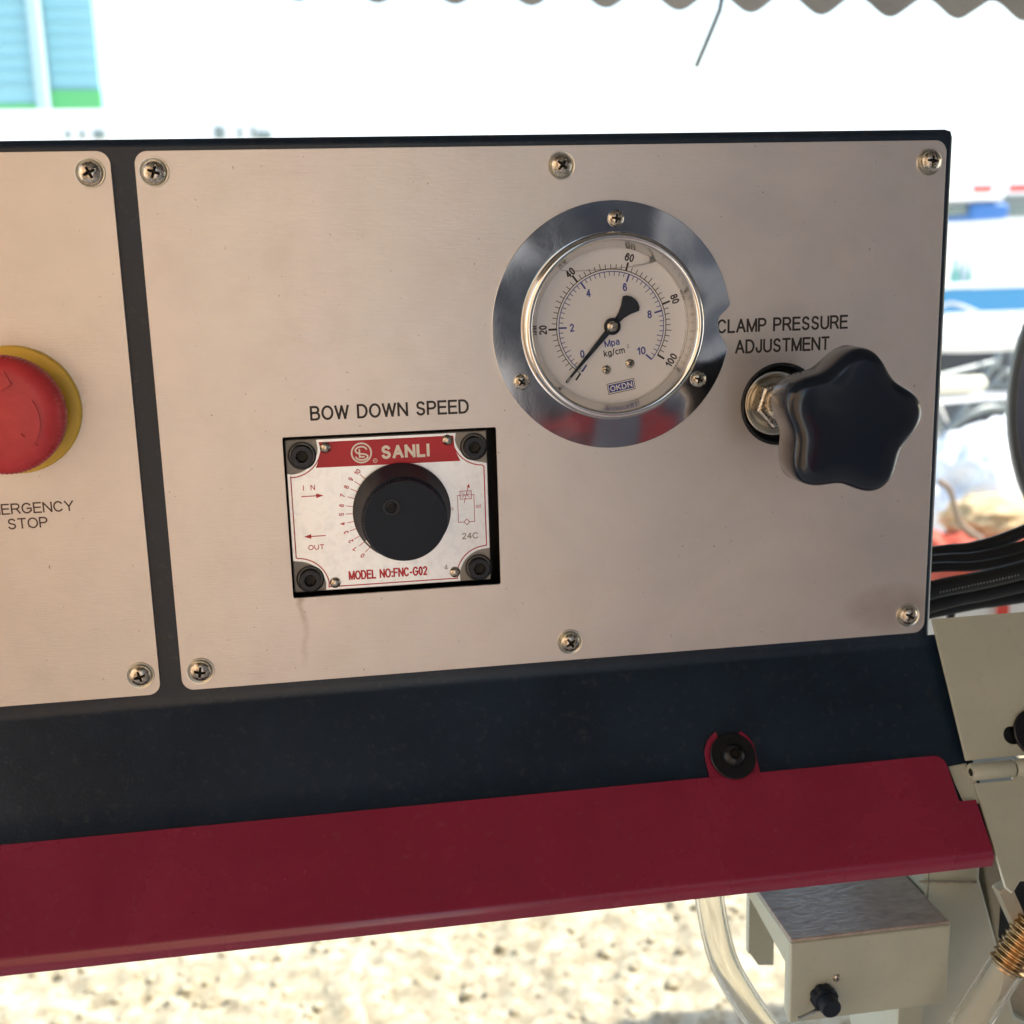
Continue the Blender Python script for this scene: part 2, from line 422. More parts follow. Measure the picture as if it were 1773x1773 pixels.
# ================================================================== GROUND and surroundings
def ground_mat():
    m = mat('pale_gravelly_concrete', (.5, .45, .36), .75); k = NT(m); co = k.coord('Object')
    a = k.noise(co, 26, 6, .65, .4); b = k.noise(co, 3.0, 4, .6); v = k.n('ShaderNodeTexVoronoi')
    v.inputs['Scale'].default_value = 38; k.l(co, v.inputs['Vector'])
    c = k.ramp(a, [(.30, (.25, .20, .115)), (.46, (.35, .30, .19)), (.66, (.48, .44, .32))])
    c = k.mix(k.ramp(b, [(.35, 0.), (.7, .5)]), c, (.33, .30, .23))
    c = k.mix(k.math('MULTIPLY', k.ramp(k.noise(co, 150, 3, .6), [(.42, 0.), (.60, 1.)]), .30), c, (.16, .13, .08))
    w = k.n('ShaderNodeSeparateColor'); k.l(v.outputs['Color'], w.inputs[0])
    c = k.mix(k.math('MULTIPLY', k.ramp(w.outputs[0], [(.55, 0.), (.9, 1.)]), .6), c, (.54, .49, .35))
    k.set('Base Color', c)
    k.bump(k.math('ADD', a, k.math('MULTIPLY', v.outputs['Distance'], -.5)), .6, .01)
    return m
M_GROUND = ground_mat()
m = mat('pale_yard_concrete', (.66, .64, .58), .8); k = NT(m); n = k.noise(k.coord('Object'), 1.2, 6, .6)
k.set('Base Color', k.ramp(n, [(.3, (.60, .58, .52)), (.7, (.72, .70, .64))])); M_YARD = m
GZ = -1.12
bm = bmesh.new()      # one sheet to the horizon, with a well under the rough patch left flat
s = [bm.verts.new((x, y, GZ - .02)) for x, y in ((-600, -600), (600, -600), (600, 900), (-600, 900))]
bm.faces.new(s)
tag(finish(bm, 'ground', M_YARD, None, (0, 0, GZ - .02), scale=1, keepnormals=True), kind='structure')
bm = bmesh.new(); nx, ny = 430, 260; x0, x1, y0, y1 = -1.5, 2.4, .75, 2.6; rows = []
for j in range(ny + 1):
    row = []
    for i in range(nx + 1):
        x = x0 + (x1 - x0) * i / nx; y = y0 + (y1 - y0) * j / ny
        p = Vector((x, y, 0))
        e = min(x - x0, x1 - x, y - y0, y1 - y); e = max(0, min(1, e / .15))
        hgt = .010 * noise.noise(p * 9) + .009 * noise.noise(p * 24 + Vector((3, 7, 1))) + .008 * abs(noise.noise(p * 52 + Vector((9, 2, 5)))) + .004 * noise.noise(p * 110)
        row.append(bm.verts.new((x, y, GZ - .014 + e * (.016 + 1.25 * hgt))))
    rows.append(row)
for j in range(ny):
    for i in range(nx): bm.faces.new((rows[j][i], rows[j][i + 1], rows[j + 1][i + 1], rows[j + 1][i]))
tag(finish(bm, 'rough_ground', M_GROUND, None, (0, 0, GZ), 180, scale=1), kind='structure')

# loose stones scattered on the rough ground (real geometry)
bm = bmesh.new(); rr = random.Random(3)
for i in range(2600):
    x = rr.uniform(-1.2, 2.2); y = rr.uniform(.95, 2.4); s_ = .0035 + .010 * rr.random() ** 2
    r_ = bmesh.ops.create_icosphere(bm, subdivisions=1, radius=s_)
    for v in r_['verts']:
        v.co = Vector((v.co.x * rr.uniform(.8, 1.3), v.co.y * rr.uniform(.8, 1.3), v.co.z * rr.uniform(.4, .9))) + Vector((x, y, GZ + .004))
st = finish(bm, 'gravel', M_GROUND, None, (0, 0, GZ), 180, scale=1)
tag(st, 'loose pale stones scattered on the sunlit rough ground', 'gravel', kind='stuff')

# awning: corrugated sheet over the machine, its scalloped edge in the top of the picture
M_AWN = paint('weathered_awning_sheet', (.12, .108, .094), .6, 0, .3, .4, (.12, .10, .08), .4, .25)
AW = empty('awning', (.5, .5, GZ), 'brownish corrugated sheet awning whose scalloped edge hangs into the top of the view', 'awning')
bm = bmesh.new(); pitch = .1142; nxs = 12; cols = []
X0, X1 = -.75, 4.2; n = int((X1 - X0) / pitch * nxs)
for i in range(n + 1):
    x = X0 + (X1 - X0) * i / n; ph = cos((x - 1.189) / pitch * 2 * pi)
    w = .0145 * (ph if ph < 0 else ph ** 1.0)
    c_ = []
    for j in range(9):
        t = j / 8; y = 1.40 - 3.6 * t
        zed = (at(1773, 37, 1.4).z + .0145) - (x - 1.189) * .024 - .001 + .5 * t
        c_.append((x, y, zed - w - .003 * noise.noise(Vector((x * 3, y, 0)))))
    cols.append([bm.verts.new(p) for p in c_] + [bm.verts.new((p[0], p[1], p[2] + .0016)) for p in c_])
for a, b in zip(cols, cols[1:]):
    for j in range(8):
        bm.faces.new((a[j], b[j], b[j + 1], a[j + 1])); bm.faces.new((a[9 + j], a[10 + j], b[10 + j], b[9 + j]))
    bm.faces.new((a[0], a[9], b[9], b[0])); bm.faces.new((a[8], b[8], b[17], a[17]))
finish(bm, 'roof_sheet', M_AWN, AW, scale=1, smooth=50)
for x, y in ((-.72, 1.2), (4.1, 1.2), (-.72, -2.1), (4.1, -2.1)):
    bm = bmesh.new(); zt = at(1773, 37, 1.4).z + .5 * (1.4 - y) / 3.6 - (x - 1.189) * .0192 - .004
    box(bm, x - .03, x + .03, y - .03, y + .03, GZ - .01, zt - .02); finish(bm, 'post', M_CREAM_D, AW, scale=1, bevel=.003)
bm = bmesh.new(); a = at(1246, 18, 1.38); b = at(1205, 116, 1.38)
tube(bm, [a + Vector((.004, 0, .02)), a, (a + b) / 2 + Vector((.0003, 0, 0)), b], .0046, 8)
tag(finish(bm, 'hanging_wire', mat('dull_wire', (.24, .25, .25), .6, .0), scale=1, smooth=180),
    'thin grey wire hanging down slantwise from the scalloped awning edge', 'wire')

# unseen wall added at the left to bounce warm light onto the steel
m = mat('ochre_bounce', (.62, .44, .27), .85); k = NT(m); n = k.noise(k.coord('Object'), 3, 6, .6)
k.set('Base Color', k.ramp(n, [(.3, (.76, .50, .29)), (.7, (.88, .60, .37))]))
bm = bmesh.new(); wv = [(-2.3, -.6), (-.02, -3.05), (-.17, -3.19), (-2.45, -.74)]
lo = [bm.verts.new((x, y, GZ - .015)) for x, y in wv]; hi = [bm.verts.new((x, y, 2.1)) for x, y in wv]
bm.faces.new(lo); bm.faces.new(hi)
for i in range(4): bm.faces.new((lo[i], lo[(i + 1) % 4], hi[(i + 1) % 4], hi[i]))
tag(finish(bm, 'bounce_wall', m, scale=1, bevel=.01), 'added ochre wall out of view at the left, throwing warm light on the steel', 'wall')
bm = bmesh.new(); box(bm, .42, 4.6, -3.3, -3.1, GZ - .01, 2.2); box(bm, 2.4, 2.6, -3.098, -.5, GZ - .01, 2.2)  # unseen walls added to block skylight from the right and shape reflections
m = mat('dark_shading_wall', (.16, .17, .19), .7); k = NT(m); n = k.noise(k.coord('Object'), 4, 6, .6)
k.set('Base Color', k.ramp(n, [(.3, (.30, .30, .33)), (.7, (.38, .37, .38))]))
tag(finish(bm, 'shading_wall', m, scale=1, bevel=.01), 'added grey wall darkening the right of the steel, with a dark door behind the photographer', 'wall')
WW = bpy.data.objects['shading_wall']
bm = bmesh.new(); box(bm, .60, 1.02, -3.098, -3.04, GZ, .95); finish(bm, 'slab', mat('dark_reflection', (.05, .055, .07), .5), WW, scale=1, bevel=.01)  # invented dark slab, put in to darken the gauge flange reflection
bm = bmesh.new(); box(bm, .42, .58, -3.095, -3.06, -.3, .75); box(bm, 1.14, 1.34, -3.095, -3.06, -.15, .9); finish(bm, 'bright_slab', mat('bright_reflection', (.75, .73, .68), .6), WW, scale=1, bevel=.005)  # invented white boards, put in as bright patches for the flange to reflect
bm = bmesh.new(); box(bm, .66, .92, -2.95, -2.6, GZ - .01, -.34)  # red box added for the red reflections low on the gauge flange
tag(finish(bm, 'red_reflection_box', mat('reflection_red', (.50, .03, .03), .4), scale=1, bevel=.01), 'red cabinet added for its reflection in the flange, by the dark door behind the photographer', 'cabinet')

# blue building far left with green base stripe
B = empty('blue_building', (-9, 32, GZ), 'tall pale blue clad building with a green band along its wall, far left', 'building')
def clad(name, base, sc):
    m = mat(name, base, .5); k = NT(m); n = k.noise(k.coord('Object', (.05, .05, 3)), 1, 4, .6); n2 = k.noise(k.coord('Object'), .5, 4)
    k.set('Base Color', k.mix(n, tuple(c * .86 for c in base), tuple(min(1, c * 1.08) for c in base))); return m
M_CLAD = clad('pale_blue_cladding', (.24, .46, .52), 3); M_GREEN = mat('green_cladding', (.10, .40, .14), .5); M_PIL = mat('pale_pilaster', (.36, .50, .52), .5)
xr = -5.08
bm = bmesh.new(); box(bm, -12, -6.24, 30.0, 40, GZ, 12); box(bm, -6.2, xr, 30.5, 40, GZ, 12); finish(bm, 'wall', M_CLAD, B, scale=1)
for i in range(26):
    z = 4.62 + i * .30
    for xa, xb, yy in ((-12, -6.42, 29.97), (-6.20, xr + .01, 30.47)):
        if yy > 30 or True:
            bm = bmesh.new(); box(bm, xa, xb, yy - .03, yy + .03, z, z + .03); finish(bm, 'cladding_seam', M_CLAD, B, scale=1)
bm = bmesh.new(); box(bm, -6.43, -6.22, 29.8, 30.6, GZ, 12); finish(bm, 'pilaster', M_PIL, B, scale=1)
bm = bmesh.new(); box(bm, -12, -6.44, 29.93, 30.05, 3.6, 4.20); box(bm, -6.21, xr + .02, 30.43, 30.6, 3.6, 4.56); finish(bm, 'green_band', M_GREEN, B, scale=1)
# white low building in front of it, tiny dark openings
m = mat('white_render', (.80, .80, .78), .8)
W = empty('white_building', (0, 17, GZ), 'long overexposed white building behind the machine with small dark vents', 'building')
bm = bmesh.new(); box(bm, -6.5, 14.0, 16.0, 22, GZ, 2.272); finish(bm, 'wall', m, W, scale=1)
M_VENT = mat('vent_grey_green', (.16, .20, .19), .6)
for px0, px1, py0, py1 in ((112, 122, 225, 240), (137, 147, 225, 240), (160, 182, 225, 240), (370, 390, 219, 240), (411, 419, 219, 240), (434, 442, 218, 240), (444, 470, 227, 240)):
    a = at(px0, py0, 15.95); b = at(px1, py1, 15.95)
    bm = bmesh.new(); box(bm, a.x, b.x, 15.93, 15.998, b.z, a.z); finish(bm, 'vent', M_VENT, W, scale=1, bevel=.02)

# canopy stall and blue truck, far right
M_WHITEP = mat('white_painted_metal', (.80, .80, .78), .45); M_TBLUE = mat('bright_blue_paint', (.05, .24, .44), .4)
M_STRED = mat('canopy_red', (.70, .06, .04), .6); M_DARK = mat('shade_grey', (.10, .11, .12), .7)
S = empty('market_canopy', (9.2, 14.3, GZ), 'white canopy with a red trim strip over blue goods, far behind at right', 'canopy')
bm = bmesh.new(); box(bm, 7.6, 8.80, 14.0, 15.5, .80, .93); finish(bm, 'canopy_roof', M_WHITEP, S, scale=1, bevel=.03)
bm = bmesh.new(); box(bm, 8.36, 8.60, 13.96, 14.02, .91, .975); box(bm, 8.86, 10.6, 13.96, 14.02, .90, .98); finish(bm, 'trim', M_STRED, S, scale=1)
bm = bmesh.new(); box(bm, 8.42, 8.94, 14.1, 15, .56, .77); finish(bm, 'blue_goods', mat('blue_goods', (.05, .16, .42), .6), S, scale=1, bevel=.05)
bm = bmesh.new(); box(bm, 8.15, 8.44, 14.2, 15, .63, .76); box(bm, 8.90, 10.6, 14.2, 15, .60, .88); finish(bm, 'grey_goods', M_VENT, S, scale=1, bevel=.04)
for x in (7.7, 10.4):
    bm = bmesh.new(); box(bm, x, x + .05, 14.1, 14.15, GZ, .80); finish(bm, 'post', M_WHITEP, S, scale=1)
q = at(1640, 692, 5.6); bm = bmesh.new(); box(bm, q.x - .6, q.x + 1.4, 5.6, 6.1, GZ - .015, q.z)  # dark box added only to darken the gap behind the bicycles
tag(finish(bm, 'dark_backdrop', M_DARK, scale=1, bevel=.02), 'added dark crate standing behind the bicycles', 'backdrop')
T = empty('flatbed_truck', (6, 8.6, GZ), 'flatbed truck with a bright blue side board, behind the bicycles', 'truck')
bm = bmesh.new(); box(bm, 4.4, 7.6, 8.0, 8.05, -.30, -.125); finish(bm, 'side_board', M_TBLUE, T, scale=1, bevel=.006)
bm = bmesh.new(); box(bm, 4.38, 7.62, 7.98, 9.6, -.42, -.31); finish(bm, 'bed', M_WHITEP, T, scale=1, bevel=.01)
bm = bmesh.new(); box(bm, 4.5, 7.5, 8.1, 9.5, -.86, -.425); finish(bm, 'under_bed_shade', M_DARK, T, scale=1, bevel=.02)  # dark box stands in for the shadow under the truck bed
bm = bmesh.new(); box(bm, 4.38, 7.62, 7.97, 8.06, -.118, -.075); finish(bm, 'rail', M_WHITEP, T, scale=1, bevel=.01)
bm = bmesh.new(); box(bm, 7.7, 9.2, 8.0, 9.6, -.7, .9); finish(bm, 'cab', M_WHITEP, T, scale=1, bevel=.1)
for x in (4.9, 8.6):
    bm = bmesh.new(); lathe(bm, [(0, 8.02), (.2, 8.0), (.38, 8.02), (.4, 8.1), (.4, 8.3), (0, 8.3)], x, GZ + .4, 32); finish(bm, 'wheel', M_CABLE, T, scale=1, smooth=40)
# bottles standing on the bed rail
for i, (pa, pb, gr) in enumerate(((1646, 1660, 1), (1661, 1672, 0), (1674, 1681, 1))):
    a = at(pa, 470, 8.3); b = at(pb, 498, 8.3)
    bm = bmesh.new(); lathe(bm, [(0, 0), (.5, 0), (.5, .7), (.2, .85), (.2, 1), (0, 1)], 0, 0, 12)
    hh = .30 if not gr else .20
    for v in bm.verts: v.co = Vector(((a.x + b.x) / 2 + v.co.x * (b.x - a.x), 8.3 + v.co.z * (b.x - a.x), -.31 + v.co.y * (.31 + hh * .5)))
    tag(finish(bm, 'bottle', mat('bottle_%s' % ('green' if gr else 'grey'), (.20, .42, .34) if gr else (.45, .52, .52), .3), scale=1, smooth=40),
        ['squat green bottle on the truck bed, nearest the cabinet edge', 'pale grey bottle on the truck bed between two green ones', 'narrow green bottle on the truck bed, rightmost of three'][i], 'bottle', 'bottles on the truck bed')

# bicycles
M_TYRE = mat('tyre_rubber', (.03, .03, .032), .7); M_RIM = mat('rim_alloy', (.70, .69, .66), .3, .8)
M_GREYGREEN = mat('frame_grey_green', (.20, .22, .21), .35, .3)
def cyl_y(bm, cx, cz, y0, y1, r, n=20):
    lathe(bm, [(0, y0), (r, y0), (r, y1), (0, y1)], cx, cz, n)
def torus(bm, cx, cy, cz, R, r, n=48, m_=10, a0=0, a1=2 * pi):
    full = abs(a1 - a0 - 2 * pi) < 1e-6; rg = []
    for i in range(n if full else n + 1):
        a = a0 + (a1 - a0) * i / n
        rg.append([bm.verts.new((cx + (R + r * cos(2 * pi * j / m_)) * cos(a), cy + r * sin(2 * pi * j / m_), cz + (R + r * cos(2 * pi * j / m_)) * sin(a))) for j in range(m_)])
    for i in range(n):
        p, q = rg[i], rg[(i + 1) % len(rg)]
        for j in range(m_): bm.faces.new((p[j], p[(j + 1) % m_], q[(j + 1) % m_], q[j]))
def make_bike(label, fm):
    root = empty('bicycle', (0, 0, 0), label, 'bicycle', 'bicycles parked beyond the cabinet')
    R = .315
    for wx in (0, 1.02):
        bm = bmesh.new(); torus(bm, wx, 0, R, R - .018, .018, 56, 8); t = finish(bm, 'wheel', M_TYRE, root, scale=1, smooth=180)
        bm = bmesh.new(); torus(bm, wx, 0, R, R - .045, .011, 56, 8); cyl_y(bm, wx, R, -.045, .045, .022); finish(bm, 'rim', M_RIM, t, scale=1, smooth=50)
        bm = bmesh.new()
        for i in range(20):
            a = 2 * pi * i / 20; tube(bm, [(wx + .02 * cos(a + .7), (-1) ** i * .03, R + .02 * sin(a + .7)), (wx + (R - .05) * cos(a), 0, R + (R - .05) * sin(a))], .0022, 4)
        finish(bm, 'spokes', M_RIM, t, scale=1)
        bm = bmesh.new(); torus(bm, wx, 0, R, R + .022, .016, 20, 6, radians(20), radians(165)); finish(bm, 'mudguard', M_GREYGREEN, root, scale=1, smooth=180)
    bb = (.46, 0, .27); seat = (.34, 0, .72); head = (.83, 0, .74)
    bm = bmesh.new()
    for a, b, r in ((bb, seat, .016), (bb, head, .018), ((.36, 0, .64), (.83, 0, .70), .015), ((0, .05, R), seat, .009), ((0, -.05, R), seat, .009), ((0, .05, R), bb, .010), ((0, -.05, R), bb, .010)):
        tube(bm, [a, b], r, 10)
    finish(bm, 'frame', fm, root, scale=1, smooth=50)
    bm = bmesh.new(); tube(bm, spline([(1.02, .05, R), (.92, .05, .56), (.85, .02, .66), (.81, 0, .84)], 5), .012, 8); tube(bm, spline([(1.02, -.05, R), (.92, -.05, .56), (.85, -.02, .66)], 5), .012, 8)
    finish(bm, 'fork', fm, root, scale=1, smooth=50)
    bm = bmesh.new(); tube(bm, spline([(.62, -.30, .93), (.72, -.27, .98), (.82, -.08, .92), (.82, .08, .92), (.72, .27, .98), (.62, .30, .93)], 6), .011, 8)
    finish(bm, 'handlebar', M_RIM, root, scale=1, smooth=50)
    bm = bmesh.new(); tube(bm, [(.18, 0, .80), (.26, 0, .81), (.36, 0, .80), (.44, 0, .79)], [.05, .085, .04, .02], 12); finish(bm, 'saddle', M_TYRE, root, scale=1, smooth=50)
    bm = bmesh.new(); cyl_y(bm, .46, .27, .04, .05, .09, 28); tube(bm, [(.46, .06, .27), (.58, .07, .18)], .01, 6); tube(bm, [(.46, -.06, .27), (.34, -.07, .36)], .01, 6); finish(bm, 'crank', M_RIM, root, scale=1, smooth=50)
    bm = bmesh.new()
    for y in (-.05, 0, .05): tube(bm, [(-.32, y, .70), (.28, y, .70)], .006, 6)
    tube(bm, [(-.28, 0, .70), (0, .05, R)], .006, 6); finish(bm, 'carrier', M_RIM, root, scale=1)
    return root
def copy_tree(o, parent=None):
    c = o.copy(); COL.objects.link(c)
    if parent: c.parent = parent
    for ch in list(o.children): copy_tree(ch, c)
    return c
bike = make_bike('grey green bicycle nearest the cabinet edge, its spoked wheel above the white bundle', M_GREYGREEN)
bikes = [bike]
for lab in ('white framed bicycle leaning just behind the nearest one', 'bicycle farthest back in the row in front of the blue truck'):
    c = copy_tree(bike); c['label'] = lab; bikes.append(c)
w = at(1697, 826, 4.0)
for b, (x, y, a, t) in zip(bikes, ((w.x, 4.0, 12, 4), (w.x - .45, 4.5, -14, -6), (w.x + .1, 5.2, 18, 5))):
    b.location = (x, y, GZ + .0); b.rotation_euler = (radians(t), 0, radians(a))
# rolled cream cover strapped on the near bicycle carrier
a = at(1612, 668, 3.95); b = at(1706, 664, 3.95)
bm = bmesh.new(); pts = [a + (b - a) * (i / 24) for i in range(25)]
tube(bm, pts, [.034 + .003 * sin(i * 2.1) - (.018 if i > 22 else 0) for i in range(25)], 16)
tag(finish(bm, 'rolled_mat', mat('cream_cloth', (.74, .70, .56), .8), scale=1, smooth=180), 'cream rolled mat lying across the grey green bicycle', 'mat')
# white moulded seat-like shell behind
bm = bmesh.new(); r_ = bmesh.ops.create_uvsphere(bm, u_segments=32, v_segments=16, radius=1)
c0 = at(1690, 577, 4.6)
for v in bm.verts: v.co = Vector((v.co.x * .34, v.co.y * .3, v.co.z * .085 - .25 * (v.co.x * .34) ** 2)) + c0
tag(finish(bm, 'white_fairing', M_WHITEP, scale=1, smooth=180), 'smooth white scooter bodywork below the blue side board', 'scooter')

# heap of white plastic with red things in it
def heap(name, ctr, rad, m, seed, amp, fr, label, cat, sub=5):
    bm = bmesh.new(); bmesh.ops.create_icosphere(bm, subdivisions=sub, radius=1)
    for v in bm.verts:
        d = v.co.normalized(); q = 1 + amp * (1 - 2 * abs(noise.noise(d * fr + Vector((seed, 0, 0))))) + amp * .5 * (1 - 2 * abs(noise.noise(d * fr * 2.7 + Vector((seed, 4, 0)))))
        v.co = Vector((d.x * rad[0] * q, d.y * rad[1] * q, d.z * rad[2] * q)) + ctr
    return tag(finish(bm, name, m, scale=1, smooth=180), label, cat)
m = mat('crumpled_plastic', (.80, .81, .80), .22); M_SHEET = m
c1 = at(1745, 835, 2.5)
heap('plastic_bundle', Vector((c1.x + .05, 2.5, c1.z - .16)), (.33, .3, .30), M_SHEET, 2.2, .13, 4.2, 'crumpled white plastic wrapped bundle in front of the bicycle wheel', 'bundle')
M_REDC = mat('orange_red_cloth', (.50, .09, .05), .7)
c2 = at(1700, 930, 2.1)
heap('red_sack', Vector((c2.x + .03, 2.12, c2.z - .085)), (.14, .10, .075), M_REDC, 5.1, .30, 4.6, 'orange red sack peeping out below the white plastic bundle', 'sack', 4)
c2 = at(1622, 925, 2.15)
heap('red_sack', Vector((c2.x - .02, 2.18, c2.z - .06)), (.06, .08, .06), M_REDC, 8.1, .18, 2.6, 'small red sack right against the cabinet edge', 'sack', 4)
c2 = at(1735, 880, 2.15)
heap('cream_sack', Vector((c2.x + .03, 2.2, c2.z - .04)), (.12, .10, .05), mat('sand_cloth', (.62, .45, .24), .8), 3.3, .26, 4.6, 'sand coloured sack on top of the orange red sack', 'sack', 4)
# brown strap leaning over the bundle
bm = bmesh.new(); tube(bm, spline([at(1625, 832, 2.0), at(1645, 850, 2.0), at(1662, 905, 2.0), at(1700, 935, 2.0)], 8), .0075, 8)
tag(finish(bm, 'strap', mat('brown_strap', (.32, .24, .18), .6), scale=1, smooth=180), 'brown strap curving down in front of the white bundle', 'strap')
# big round mirror at the right edge
ctr = at(2088, 676, .22); RMIR = (ctr - at(1747, 676, .22)).length
MR = empty('round_mirror', (ctr.x, ctr.y, ctr.z - RMIR), 'large round grey rimmed mirror cut off by the right edge', 'mirror')
bm = bmesh.new(); r1 = RMIR * 1000; y0 = 220
lathe(bm, [(r1 - 6, y0), (r1 - 4.5, y0 - 2), (r1 - 1, y0 - 2), (r1, y0 - 1), (r1, y0 + 2), (r1 - 2, y0 + 3), (0, y0 + 22)], ctr.x * 1000, ctr.z * 1000, 160)
finish(bm, 'rim', mat('grey_rim', (.16, .17, .17), .45, .3), MR, smooth=35)
bm = bmesh.new(); lathe(bm, [(r1 - 5.2, y0 - .2), (r1 - 8, y0 + .4), (0, y0 - 4)], ctr.x * 1000, ctr.z * 1000, 160)
finish(bm, 'face', mat('blue_grey_face', (.20, .22, .30), .25, .3), MR, smooth=60)
bm = bmesh.new(); box(bm, ctr.x - .012, ctr.x + .012, .24, .26, GZ, ctr.z); finish(bm, 'stand', M_OXIDE, MR, scale=1)

# ================================================================== THE MACHINE
MACH = empty('bandsaw_machine', (.15, .10, GZ), 'black, dark red and cream metal cutting saw with brushed control plates, gauge and star knob', 'machine')
# --- black housing with the valve cavity
H = bmesh.new()
xL, xR, zT, zB = -420, 303.9, 200.6, -2.0
cav = rrect(41, 125.5, 30.5, 97, 1.5, 3); khole = circle(235.4, 98.2, 15.2, 40)
r = 3.0
front = [(xL, zB), (xR - r, zB), (xR - r, zT - r), (xL, zT - r)]
plate(H, front, 0.0, .8, [cav, khole, circle(168.4, 130.6, 31, 48)])
prof_top = [(.0, zT - r)] + [(r - r * cos(radians(a)), zT - r + r * sin(radians(a))) for a in (15, 30, 45, 60, 75, 90)] + [(150, zT), (150, zB)]
bm = H
extrude_profile(bm, prof_top, xL, xR - r)
# rounded right hand edge
prev = None
for a in (0, 15, 30, 45, 60, 75, 90):
    x = xR - r + r * sin(radians(a)); y = r - r * cos(radians(a)); zt = zT - r * .9 + r * .9 * sin(radians(a)) * 0 + 0
    cur = [bm.verts.new((x, y, zB)), bm.verts.new((x, y, zT - r)), bm.verts.new((xR - r + r * .7 * sin(radians(a)), max(y, r * .3), zT - r * .3)), bm.verts.new((xR - r, r, zT))]
    if prev:
        for i in range(3): bm.faces.new((prev[i], cur[i], cur[i + 1], prev[i + 1]))
    prev = cur
v = [bm.verts.new(p) for p in ((xR, r, zB), (xR, 150, zB), (xR, 150, zT), (xR, r, zT - r))]; bm.faces.new(v)
housing = finish(bm, 'housing', M_BLACK, MACH, (0.15, 0.07, 0.0), smooth=40)
bm = bmesh.new(); box(bm, 41, 125.5, 22, 24, 30.5, 97); box(bm, 39.5, 41, 1, 24, 29, 98.5); box(bm, 125.5, 127, 1, 24, 29, 98.5); box(bm, 41, 125.5, 1, 24, 29, 30.5); box(bm, 41, 125.5, 1, 24, 97, 98.5)
finish(bm, 'valve_recess', M_NAVY, housing)

# --- skirt below the housing
def bend(p0, p1, p2, rad, n=6):
    a = (Vector(p0) - Vector(p1)).normalized(); b = (Vector(p2) - Vector(p1)).normalized()
    return [tuple(((1 - t) ** 2) * (Vector(p1) + a * rad) + 2 * t * (1 - t) * Vector(p1) + t * t * (Vector(p1) + b * rad)) for t in [i / n for i in range(n + 1)]]
P0, P1, P2, P3 = (0.15, -1.9), (0.15, -5.0), (-21.6, -39.0), (-54.1, -73.7)
prof = [P0] + bend(P0, P1, P2, 2.5) + bend(P1, P2, P3, 4) + [(-53.0, -74.6), (-17, -39), (3, -3)]
bm = bmesh.new(); extrude_profile(bm, prof, xL, 309.0, closed=True)
skirt = finish(bm, 'skirt', M_BLACK, MACH, (0.15, 0, -.08), smooth=25)
# --- red cover plate, following the lower slope, with one tab round a bolt
SL1 = lambda z: 0.15 - (z + 5.0) * (24.65 / -38.5) * -1 * -1 if False else (.15 + (z + 5.0) * (24.65 / 38.5))   # y of the black slope
u2 = Vector((P3[0] - P2[0], P3[1] - P2[1])).normalized(); n2 = Vector((u2.y, -u2.x))  # outward normal (y,z)
if n2.x > 0: n2 = -n2
def on2(t, off): return (P2[0] + u2.x * t + n2.x * off, P2[1] + u2.y * t + n2.y * off)
# cross-section of the cover: flat, bent lip at the foot
L = 48.2
def cover_section(off0, off1):
    foot = on2(L, off1)
    s = [on2(1.2, off0), on2(1.2, off1), on2(L - 3, off1)] + [None] * 0
    a = on2(L, off1); down = (a[0] + 1.0, a[1] - 5.0)
    s += bend(on2(L - 3, off1), a, down, 1.8, 5)[1:] + [down, (down[0] + 1.5, down[1] + .1)]
    b = on2(L - .8, off0); s += [(b[0] + .2, b[1] - 1), on2(L - 3, off0)]
    return s
bm = bmesh.new()
ol = [(xL, L - 4), (xL, 7.1), (292, 7.1)] + [(292 + 4.5 * sin(radians(q)), 11.6 - 4.5 * cos(radians(q))) for q in (15, 30, 45, 60, 75, 90)] + [(296.5, 25.7), (297.0, 26.2), (303.6, 26.2), (303.6, L - 4)]
plate(bm, ol, 1.9, .5)
for v in bm.verts:
    q = on2(v.co.z, v.co.y); v.co = Vector((v.co.x, q[0], q[1]))
sec = [on2(L - 4, 1.9)]
foot = on2(L, 1.9); down = (foot[0] + 1.0, foot[1] - 5.0)
sec += bend(on2(L - 4, 1.9), foot, down, 3.0, 8) + [down, (down[0] + 1.4, down[1] + .1)]
qb = on2(L - .8, .5); sec += [(qb[0] + .2, qb[1] - 1), on2(L - 4, .5)]
extrude_profile(bm, sec, xL, 303.6, closed=True)
cover = finish(bm, 'red_cover', M_RED, MACH, (0.12, -.04, -.085), smooth=25)
# tab: lies on the upper slope, open at the top
TX, TZ = 209.3, -35.2
ud = Vector((P2[0] - P1[0], P2[1] - P1[1])).normalized(); nd = Vector((ud.y, -ud.x)); um = (ud + u2).normalized(); nm = Vector((um.y, -um.x))   # (y,z) along / outward of upper slope
def on1(x, s, off):   # s = distance up the slope from the bend
    if s < 0: return Vector((x, *on2(-s, off)))
    return Vector((x, P2[0] - ud.x * s + nd.x * off, P2[1] - ud.y * s + nd.y * off))
def onm(x, s, off): return Vector((x, P2[0] - um.x * s + nm.x * off, P2[1] - um.y * s + nm.y * off))
out = []
R1, R0 = 10.4, 7.2; cs = 1.4
out += [(TX + 10.2, -7.4), (TX + 10.2, 0), (TX + 10.2, cs)]
out += [(TX + R1 * cos(radians(a)), cs + R1 * sin(radians(a))) for a in range(10, 66, 8)]
out += [(TX + R0 * cos(radians(a)), cs + R0 * sin(radians(a))) for a in range(62, -243, -12)]
out += [(TX + R1 * cos(radians(a)), cs + R1 * sin(radians(a))) for a in range(116, 175, 8)]
out += [(TX - 10.2, cs), (TX - 10.2, 0), (TX - 10.2, -7.4)]
bm = bmesh.new(); plate(bm, out, 1.9, .4)
for v in bm.verts: v.co = on1(v.co.x, v.co.z, v.co.y)
